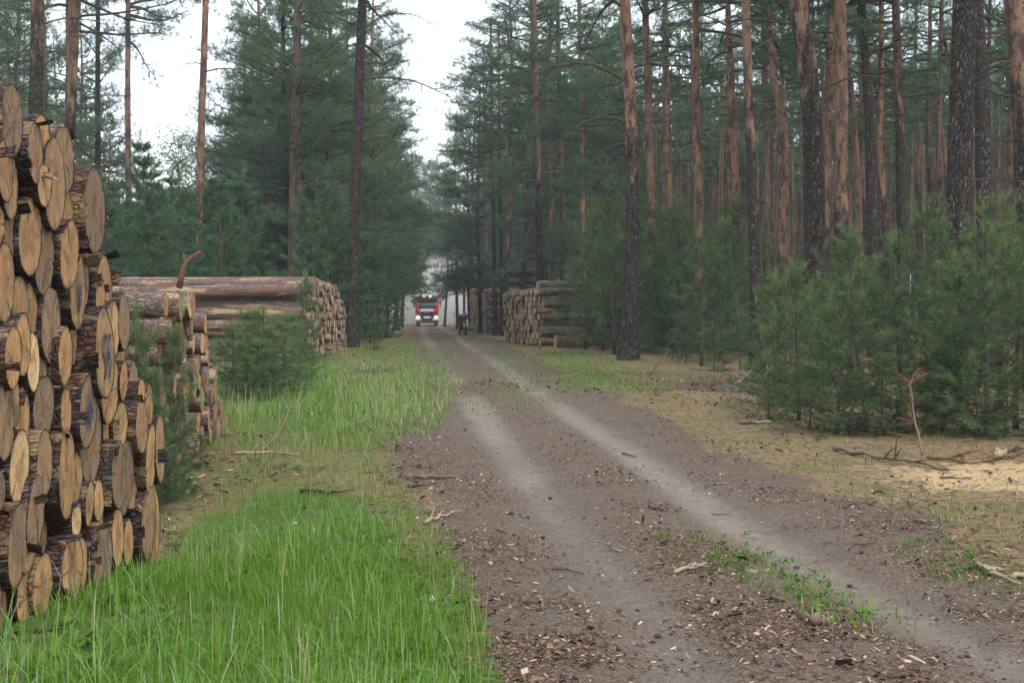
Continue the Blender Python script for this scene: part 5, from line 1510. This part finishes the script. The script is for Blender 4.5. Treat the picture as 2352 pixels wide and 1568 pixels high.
text("grille_lettering", "MAN", 0.19, M['steel'], gri, (0, -0.075, 1.47), (PI / 2, 0, 0), 0.01, 1.5)
for s_ in (-1, 1):
    MB().box(-.045 + s_ * .93, .045 + s_ * .93, -.045, 0.0, 1.36, 1.62, 0.015).build("air_slot", M['black'], cab)
mb = MB(); mb.box(-.56, .56, -.10, 0.4, 0.66, 1.17, 0.03); lg = mb.build("lower_grille", M['black'], t)
MB().box(-.36, .36, -.125, -.1, 0.92, 1.03, 0.01).build("number_plate", M['white'], t)
MB().box(-.34, .34, -.13, -.1, 0.85, 0.915, 0.01).build("trim_strip", M['bluestripe'], t)
MB().box(-1.2, 1.2, -.06, 0.5, 0.36, 0.655, 0.05).build("bumper", M['black'], t)
for s_ in (-1, 1):
    mb = MB()
    V = [(s_ * .58, -.09, .68), (s_ * 1.20, -.03, .68), (s_ * 1.24, 0.05, 1.42), (s_ * 1.13, -.01, 1.42), (s_ * 1.05, -.05, 1.18), (s_ * .68, -.09, 1.18)]
    mb.add(V + [(x, y + .45, z) for x, y, z in V], [[0, 1, 4, 5], [1, 2, 3, 4]] + [[k, (k + 1) % 6, (k + 1) % 6 + 6, k + 6] for k in range(6)])
    cp = mb.build("corner_panel", M['white'], t)
    mb = MB(); mb.box(min(s_ * .72, s_ * 1.1), max(s_ * .72, s_ * 1.1), -.125, -.05, .80, 1.10, .03); h = mb.build("headlight", M['steel'], t)
    MB().lathe([(-.14, 0.001), (-.148, .10), (-.13, .155), (-.12, .155)], 16, 'y', (s_ * .93, 0, .97)).build("lens", M['lamp'], h)
    mb = MB(); mb.box(min(s_ * 1.27, s_ * 1.45), max(s_ * 1.27, s_ * 1.45), -.02, .16, 2.27, 2.74, .04); mr = mb.build("mirror", M['black'], t)
    MB().box(min(s_ * 1.28, s_ * 1.44), max(s_ * 1.28, s_ * 1.44), -.02, .14, 2.06, 2.23, .04).build("lower_mirror", M['black'], mr)
    MB().tube([(s_ * 1.08, .2, 2.82), (s_ * 1.36, .08, 2.79), (s_ * 1.36, .08, 2.0), (s_ * 1.08, .2, 1.92)], .022, 6).build("mirror_arm", M['black'], mr)
    MB().lathe([(3.04, .001), (3.04, .13), (3.22, .125), (3.26, .08), (3.27, .001)], 14, 'z', (s_ * .76, .42, 0)).build("beacon", M['bluelens'], t)
    sp_ = MB().lathe([(.40, .001), (.40, .10), (.30, .11), (.28, .10)], 12, 'y', (s_ * .33, 0, 3.16)).build("spotlight", M['black'], t)
    MB().lathe([(.285, .001), (.282, .095)], 12, 'y', (s_ * .33, 0, 3.16)).build("lens", M['lamp'] if s_ < 2 else M['white'], sp_)
    MB().box(min(s_ * .93, s_ * 1.06), max(s_ * .93, s_ * 1.06), .20, .32, 2.90, 2.98, .02).build("marker_lamp", M['amber'], t)
MB().box(-.19, .2, .33, .6, 3.045, 3.22, .03).build("roof_sign", M['red'], t)
bd = MB().box(-1.24, 1.24, 2.15, 8.0, 0.75, 3.12, .05).build("body", M['red'], t)
for s_ in (-1, 1):
    MB().box(min(s_ * 1.22, s_ * 1.255), max(s_ * 1.22, s_ * 1.255), 2.2, 7.9, 1.35, 2.75, 0.005).build("side_stripe", M['white'], bd)
MB().box(-.45, .45, .6, 7.6, .55, .95).build("chassis", M['black'], t)
MB().tube([(-1.0, 1.45, .62), (1.0, 1.45, .62)], .12, 8).build("axle", M['black'], t)
for y_ in (1.45, 5.6):
    for s_ in (-1, 1):
        w_ = MB().lathe([(-.17, .33), (-.17, .54), (-.12, .61), (.12, .61), (.17, .54), (.17, .33)], 22, 'x', (s_ * .93, y_, .61)).build("wheel", M['rubber'], t, True)
        MB().lathe([(-.05, .34), (-.05, .33), (s_ * .08, .28), (s_ * .1, .12), (s_ * .16, .10), (s_ * .16, .001)], 18, 'x', (s_ * .93, y_, .61)).build("rim", M['steel'], w_, True)
        MB().box(min(s_ * .8, s_ * 1.23), max(s_ * .8, s_ * 1.23), y_ - .75, y_ + .75, 1.24, 1.30, 0.02).build("mudguard", M['black'], t)

# ------------------------------------------------------------------ motorcycle
BY = 87.0; BX = (1069 - 1176) / FV * BY
t = empty("motorcycle", (BX, BY, HC - (768.5 - 650) / FV * BY), "black and red motorcycle parked on its side stand at the road edge, luggage strapped on", "motorcycle")
t.rotation_euler = (0, math.radians(-6), math.radians(15))
for nm, y_, wd, R0 in (("rear", 0.0, .085, .31), ("front", 1.40, .06, .33)):
    w_ = MB().lathe([(-wd * .7, R0 - .1), (-wd, R0 - .05), (-wd * .6, R0 - .005), (0, R0), (wd * .6, R0 - .005), (wd, R0 - .05), (wd * .7, R0 - .1)], 24, 'x', (0, y_, R0)).build("wheel", M['rubber'], t, True)
    rm = MB().lathe([(-.045, R0 - .09), (-.05, R0 - .11), (.05, R0 - .11), (.045, R0 - .09)], 24, 'x', (0, y_, R0))
    for k in range(6):
        a = k * PI / 3
        rm.tube([(0, y_ + .03 * math.cos(a), R0 + .03 * math.sin(a)), (0, y_ + (R0 - .1) * math.cos(a), R0 + (R0 - .1) * math.sin(a))], .014, 5)
    rm.build("rim", M['steel'], w_)
MB().tube([(-.11, 0, .31), (-.1, .5, .36), (-.08, .62, .6)], .028, 6).tube([(.11, 0, .31), (.1, .5, .36), (.08, .62, .6)], .028, 6).tube([(0, .1, .72), (0, .6, .62), (0, 1.1, .86)], .035, 6).tube([(0, 1.1, .86), (0, .95, .45), (0, .5, .3)], .03, 6).build("frame", M['black'], t)
MB().box(-.17, .17, .48, .92, .24, .56, .05).lathe([(.0, .001), (.0, .1), (.2, .11), (.24, .05)], 12, 'z', (0, .78, .52)).build("engine", M['steel'], t)
tk = MB().lathe([(.52, .03), (.58, .13), (.78, .19), (.95, .19), (1.08, .10), (1.1, .02)], 16, 'y', (0, 0, .82)).build("fuel_tank", M['black'], t, True)
for s_ in (-1, 1):
    MB().box(min(s_ * .13, s_ * .20), max(s_ * .13, s_ * .20), .12, .5, .48, .74, .03).build("side_panel", M['darkred'], t)
    MB().tube([(s_ * .09, 1.02, 1.0), (s_ * .09, 1.40, .33)], .025, 8).build("fork", M['steel'], t)
    m_ = MB().tube([(s_ * .26, 1.0, 1.02), (s_ * .33, .98, 1.2)], .010, 5).build("mirror", M['black'], t)
    MB().lathe([(.955, .001), (.95, .06), (.985, .05)], 12, 'y', (s_ * .34, 0, 1.23)).build("mirror_glass", M['white'], m_)
    MB().box(s_ * .17 - .03, s_ * .17 + .03, -.22, -.16, .66, .70, .012).build("indicator", M['amber'], t)
MB().tube([(-.38, .86, .98), (-.28, .98, 1.02), (0, 1.04, 1.0), (.28, .98, 1.02), (.38, .86, .98)], .014, 6).build("handlebar", M['black'], t)
MB().box(-.13, .13, -.12, .58, .70, .79, .035).build("seat", M['black'], t)
MB().tube([(0, -.30, .45), (0, -.22, .66), (0, .0, .70)], [.07, .08, .09], 8).build("rear_mudguard", M['black'], t)
MB().box(-.06, .06, -.24, -.19, .70, .75, .015).build("tail_light", M['red'], t)
Mx = Matrix.Translation((0, -.30, .52)) @ Matrix.Rotation(math.radians(-18), 4, 'X')
np_ = MB().box(-.11, .11, -.006, .006, -.10, .10, 0.0, Mx).build("number_plate", M['white'], t)
MB().tube([(.15, .55, .33), (.17, .1, .36), (.19, -.2, .44)], [.025, .04, .05], 8).build("exhaust", M['steel'], t)
MB().tube([(-.1, .45, .28), (-.26, .38, .04)], .014, 6).build("side_stand", M['black'], t)
lg = MB().box(-.20, .20, -.16, .34, .80, 1.0, .06).build("luggage_roll", M['black'], t)
MB().lathe([(-.24, .02), (-.23, .09), (.0, .10), (.23, .09), (.24, .02)], 14, 'x', (0, .08, 1.05)).build("rolled_blanket", M['bluestripe'], lg, True)
for s_ in (-1, 1):
    MB().lathe([(s_ * .12, .104), (s_ * .20, .102)], 14, 'x', (0, .08, 1.05)).build("strap", M['red'], lg)

# ------------------------------------------------------------------ dust behind the fire engine
dm, dt, do = new_mat("road_dust")
g = G(dt)
oc = g.n("ShaderNodeNewGeometry").outputs["Position"]
tcn = g.n("ShaderNodeTexCoord").outputs["Object"]
sp_ = g.n("ShaderNodeSeparateXYZ", {0: tcn})
nz = g.noise(g.mapping(oc, (.16, .05, .16)), 1.0, 3, 0.55)
rr_ = g.n("ShaderNodeVectorMath", {0: g.mapping(tcn, (1 / 9.5, 1 / 40.0, 1 / 8.0))}, operation='LENGTH').outputs["Value"]
den = g.math('MULTIPLY', g.math('SUBTRACT', 1.0, g.ss(g.math('ADD', rr_, g.math('MULTIPLY', g.math('SUBTRACT', nz, .5), 1.1)), .25, 1.0)), 0.6)
pv = g.n("ShaderNodeVolumePrincipled", {"Color": (0.80, 0.76, 0.70, 1), "Density": den, "Anisotropy": 0.1})
dt.links.new(pv.outputs[0], do.inputs["Volume"])
mb = MB()
mb.lathe([(-40 * math.cos(a), max(0.01, math.sin(a))) for a in np.linspace(0, PI, 14)], 24, 'y')
mb.v[0] = mb.v[0] * np.array([10, 1, 8.4])
du = mb.build("dust_cloud", dm, None, False, (-9.4, 210.5, -2.4))
outward(du.data)
tag(du, "pale dust cloud whirled up behind the fire engine", "dust", kind="stuff")

# ------------------------------------------------------------------ dead sticks and branches lying about
def stick(pts_v, rad_v, label, mat='twig', twigs=0, name="fallen_branch", lift=0.01, hs=None, cat="branch", needle=0):
    """pts_v in photo pixels on the ground; hs = heights above the ground"""
    P = []
    for i_, (x, y) in enumerate(pts_v):
        X, Y = g_at(x, y); P.append([X, Y, tz(X, Y) + lift + rad_v * .8 + (hs[i_] if hs else 0)])
    P = np.array(P)
    t1 = np.linspace(0, 1, max(7, 3 * len(P)))
    Q = np.stack([np.interp(t1, np.linspace(0, 1, len(P)), P[:, a]) for a in range(3)], -1)
    Q[1:-1] += trs.randn(len(Q) - 2, 3) * rad_v * .35
    base = Q[0].copy()
    mb = MB().tube(Q - base, np.linspace(rad_v, rad_v * .5, len(Q)), 7, True, .08)
    L = np.linalg.norm(Q[-1] - Q[0])
    nd = []
    for _ in range(twigs):
        k = trs.randint(2, len(Q)); d = trs.randn(3) * [.6, .6, .35] + (Q[-1] - Q[0]) / L * .8; d[2] = abs(d[2]) * .7; d /= np.linalg.norm(d)
        l2 = trs.uniform(.1, .35) * min(L, 1.6)
        e_ = Q[k] - base + d * l2
        mb.tube([Q[k] - base, Q[k] - base + d * l2 * .5 + [0, 0, .015], e_], [rad_v * .45, rad_v * .3, rad_v * .15], 5, False)
        if needle: nd.append((Q[k] - base, e_))
    o = mb.build(name, M[mat], None, True, base)
    tag(o, label, cat)
    if nd:
        c = []; d = []
        for p0, p1 in nd:
            u = trs.rand(needle)[:, None]
            c.append(p0 * (1 - u) + p1 * u); d.append(trs.randn(needle, 3) * .8 + (p1 - p0) / np.linalg.norm(p1 - p0))
        V = needles(np.vstack(c), np.vstack(d), .09, .006, trs)
        link("needles", tri_mesh("needles", V, np.repeat(trs.rand(len(V) // 3), 3), M['deadneedle']), o)
    return o
stick([(2245, 1303), (2290, 1325), (2345, 1347)], .022, "bare pale branch lying at the road's far-side edge", 'paleb', 3)
stick([(2325, 1330), (2370, 1322), (2430, 1308)], .02, "second pale stick crossing the bare pale branch's end", 'paleb', 1)
stick([(1548, 1316), (1590, 1308), (1622, 1298)], .016, "pale twig in the middle of the road by the weeds", 'paleb', 2)
stick([(950, 1097), (1005, 1099), (1050, 1104)], .024, "straight brown stick on the road by the near grass", 'twig', 1)
stick([(938, 1118), (985, 1117)], .02, "short dark stick just below the straight brown one", 'deadwood', 3)
stick([(975, 1203), (1005, 1192), (1035, 1183)], .018, "thin forked twig at the corner of the near grass", 'paleb', 4)
stick([(1268, 1306), (1300, 1303), (1340, 1305)], .009, "thin dark splinter on the worn track", 'deadwood', 1)
stick([(1862, 1437), (1900, 1432)], .035, "stubby brown piece of log lying on the road", 'twig', 0, "log_piece", 0.0, None, "log piece")
stick([(1430, 1032), (1462, 1040)], .013, "flat dark bark strip between the two tracks", 'deadwood', 0)
stick([(1495, 868), (1515, 862), (1538, 855)], .024, "red-brown leaning branch stuck in the moss before the thick orange pine", 'reddead', 2, hs=[0, .25, .55])
stick([(1700, 974), (1750, 968), (1805, 942)], .03, "forked dead branch on the moss before the young pines", 'twig', 5)
stick([(1770, 975), (1720, 971)], .028, "short broken end beside the forked dead branch", 'paleb', 1)
stick([(1915, 1036), (2000, 1052), (2090, 1062), (2180, 1078)], .03, "long thin branch lying before the young pines", 'twig', 8)
stick([(2118, 1052), (2104, 1046), (2090, 1040)], .016, "dead pine top with rusty needles leaning on the young pines", 'twig', 9, hs=[0.02, .35, .8], needle=36)
stick([(2130, 1055), (2230, 1062), (2330, 1050)], .025, "thin brushwood with rusty needles under the shaded young pine", 'reddead', 14, needle=16)
stick([(2290, 1040), (2350, 1036)], .03, "broken dark branch at the picture edge under the young pines", 'deadwood', 4)
stick([(1960, 1255), (2010, 1253)], .011, "small curved strip of bark on the sandy verge", 'reddead', 1)
stick([(540, 1050), (620, 1046), (690, 1052)], .02, "long pale stick on the brown verge beyond the near grass", 'paleb', 3)
stick([(600, 1042), (640, 1020), (672, 985)], .016, "thin bent twig on the verge by the long pale stick", 'twig', 4, hs=[0, .1, .25])
stick([(395, 1075), (440, 1035), (480, 985), (500, 945)], .016, "curved grey stick in front of the second stack", 'paleb', 2, hs=[0, .18, .4, .55])
stick([(690, 1110), (745, 1118), (780, 1124)], .022, "dark stick at the far edge of the near grass", 'deadwood', 3)
stick([(815, 852), (860, 856), (905, 850)], .03, "dark branch in the churned bark on the road's near verge", 'deadwood', 4)
stick([(1690, 880), (1722, 872), (1735, 858)], .03, "bleached branch at the foot of the slim straight pine", 'paleb', 3, hs=[0, .1, .22])
stick([(1635, 1166), (1680, 1170)], .009, "thin brown twig on the worn wheel track", 'twig', 1)
stick([(1490, 1165), (1530, 1176)], .013, "flat dark bark piece on the middle of the road", 'deadwood', 0)
stick([(2160, 1092), (2230, 1088)], .014, "bark strip on the patch of sawdust", 'reddead', 1)
stick([(2285, 1052), (2310, 1040)], .05, "white-ended chunk of wood by the sawdust", 'paleb', 0, "wood_chunk", 0.0, None, "wood chunk")
# splintered roots by the loose log, the antler-like branch on the second stack
p = pt(1322, 792, 58.0); b0 = np.array([p[0], p[1], tz(p[0], p[1])])
mb = MB()
for k in range(9):
    d = trs.randn(3) * [.8, .5, .5]; d[2] = abs(d[2]) + .15; d /= np.linalg.norm(d); l2 = trs.uniform(.3, .9)
    mb.tube([[0, 0, .05], d * l2 * .5 + trs.randn(3) * .05, d * l2], [.06, .04, .015], 6)
tag(mb.build("root_stump", M['reddead'], None, True, b0), "splintered reddish root lying against the loose log", "root")
d_ = 17.5
Q = np.array([pt(x, y, d_) for x, y in [(411, 662), (418, 632), (424, 608), (436, 594), (445, 588), (462, 576)]])
q2 = np.array([pt(x, y, d_) for x, y in [(425, 606), (424, 594), (421, 584)]])
b0 = Q[0].copy()
tag(MB().tube(Q - b0, [.035, .032, .028, .022, .02, .014], 8, True, .08).tube(q2 - b0, [.024, .018, .014], 7).build("dead_branch_fork", M['reddead'], None, True, b0), "antler-like red-brown branch sticking up from the second stack", "branch")

# ------------------------------------------------------------------ haze
hm, ht, ho = new_mat("forest_haze")
pv = ht.nodes.new("ShaderNodeVolumePrincipled")
pv.inputs["Color"].default_value = (0.86, 0.93, 1.0, 1)
pv.inputs["Density"].default_value = 0.0005
pv.inputs["Anisotropy"].default_value = 0.2
ht.links.new(pv.outputs[0], ho.inputs["Volume"])
hz = MB().box(-350, 350, -70, 720, -6, 26).build("haze", hm)
outward(hz.data)
tag(hz, "thin bluish forest air veiling the distance", "haze", kind="stuff")
